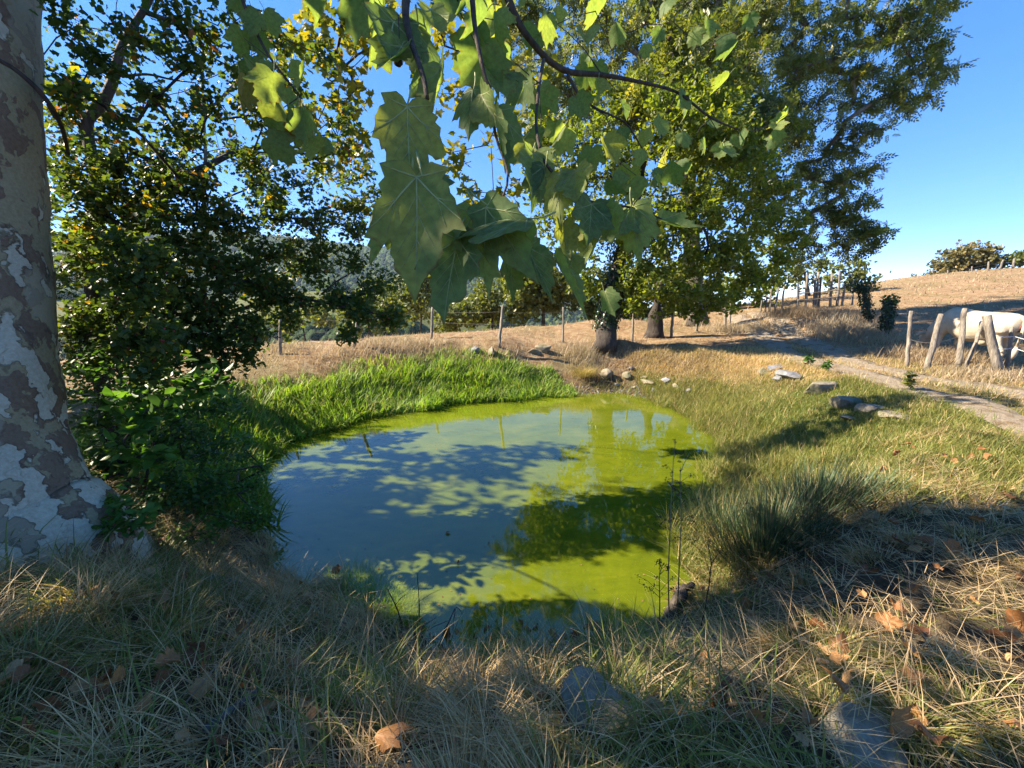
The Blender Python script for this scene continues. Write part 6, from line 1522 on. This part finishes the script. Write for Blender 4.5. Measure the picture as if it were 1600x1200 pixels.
n = 900; mb = MB(); sx = R.uniform(-3.6, 3.9, n * 4); sy = R.uniform(2.6, 9.5, n * 4); k = poly_sd(sx, sy, POND) < -.08; sx, sy = sx[k][:n], sy[k][:n]; n = len(sx)
Mx = rand_rot(R, n, 8, 0); scatter(mb, *LEAF_ROUND, np.stack([sx, sy, np.full(n, WZ + .003)], -1), Mx, R.uniform(.006, .02, n), R.random(n))
tag(mb.build('floating_specks', M['litter']), 'tiny leaf fragments floating on the pond', kind='stuff')
# litter and pebbles along the shore
mb = MB(); n = 6000
i = R.integers(0, len(POND), n); pp = POND[i] + R.normal(size=(n, 2)) * .17; k = (poly_sd(pp[:, 0], pp[:, 1], POND) > -.05) & ((pp[:, 1] < 3.4) | (pp[:, 0] > 1.2)); pp = pp[k]; n = len(pp)
scatter(mb, *LEAF_ROUND, np.stack([pp[:, 0], pp[:, 1], H(pp[:, 0], pp[:, 1]) + .012], -1), rand_rot(R, n, 1.2, 0), R.uniform(.015, .05, n), R.random(n))
tag(mb.build('leaf_litter', M['litter']), 'dark leaf fragments and debris along the waterline', kind='stuff')
mb = MB(); n = 900; px_ = R.uniform(800, 985, n); 
pp = np.stack([R.uniform(.0, 1.0, n), R.uniform(2.2, 2.62, n)], -1); far = R.random(n) < .4; pp[far] = np.stack([R.uniform(1.3, 3.4, far.sum()), R.uniform(9.3, 10.2, far.sum())], -1)
k = poly_sd(pp[:, 0], pp[:, 1], POND) > .0; pp = pp[k]; n = len(pp)
Mx = rand_rot(R, n, .5, 0) * R.uniform(.5, 1.1, (n, 1, 3)); scatter(mb, iv, iff, np.stack([pp[:, 0], pp[:, 1], H(pp[:, 0], pp[:, 1]) + .004], -1), Mx, R.uniform(.006, .02, n) * (1 + .8 * (pp[:, 1] > 5)), R.random(n))
tag(mb.build('pebbles', M['stone_grey'], smooth=True), 'small grey pebbles and mud lumps on the shores', kind='stuff')

# ------------------------------------------------------------------ air over the valley
def haze(density):
    m = bpy.data.materials.new('haze'); m.use_nodes = True; nt = m.node_tree
    for n_ in list(nt.nodes): nt.nodes.remove(n_)
    out = nt.nodes.new('ShaderNodeOutputMaterial'); v = nt.nodes.new('ShaderNodeVolumePrincipled')
    v.inputs['Color'].default_value = (0.6, 0.78, 1.0, 1); v.inputs['Density'].default_value = density; v.inputs['Anisotropy'].default_value = 0.2
    nt.links.new(v.outputs[0], out.inputs['Volume'])
    bmm = bmesh.new(); bmesh.ops.create_cube(bmm, size=1.0); me = bpy.data.meshes.new('haze'); bmm.to_mesh(me); bmm.free(); me.materials.append(m)
    o = bpy.data.objects.new('haze', me); COL.objects.link(o)
    g_ = bpy.data.objects['ground']; bb = [v.co for v in g_.data.vertices]
    xs_ = [c[0] for c in bb]; ys_ = [c[1] for c in bb]; zs_ = [c[2] for c in bb]
    x0, x1, y0, y1, z0, z1 = min(xs_) - 5, max(xs_) + 5, min(ys_) - 5, max(ys_) + 5, min(zs_) - 1, max(zs_) + 30
    o.scale = (x1 - x0, y1 - y0, z1 - z0); o.location = ((x0 + x1) / 2, (y0 + y1) / 2, (z0 + z1) / 2)
    tag(o, 'thin bluish air over the valley', kind='stuff')
haze(0.0001)
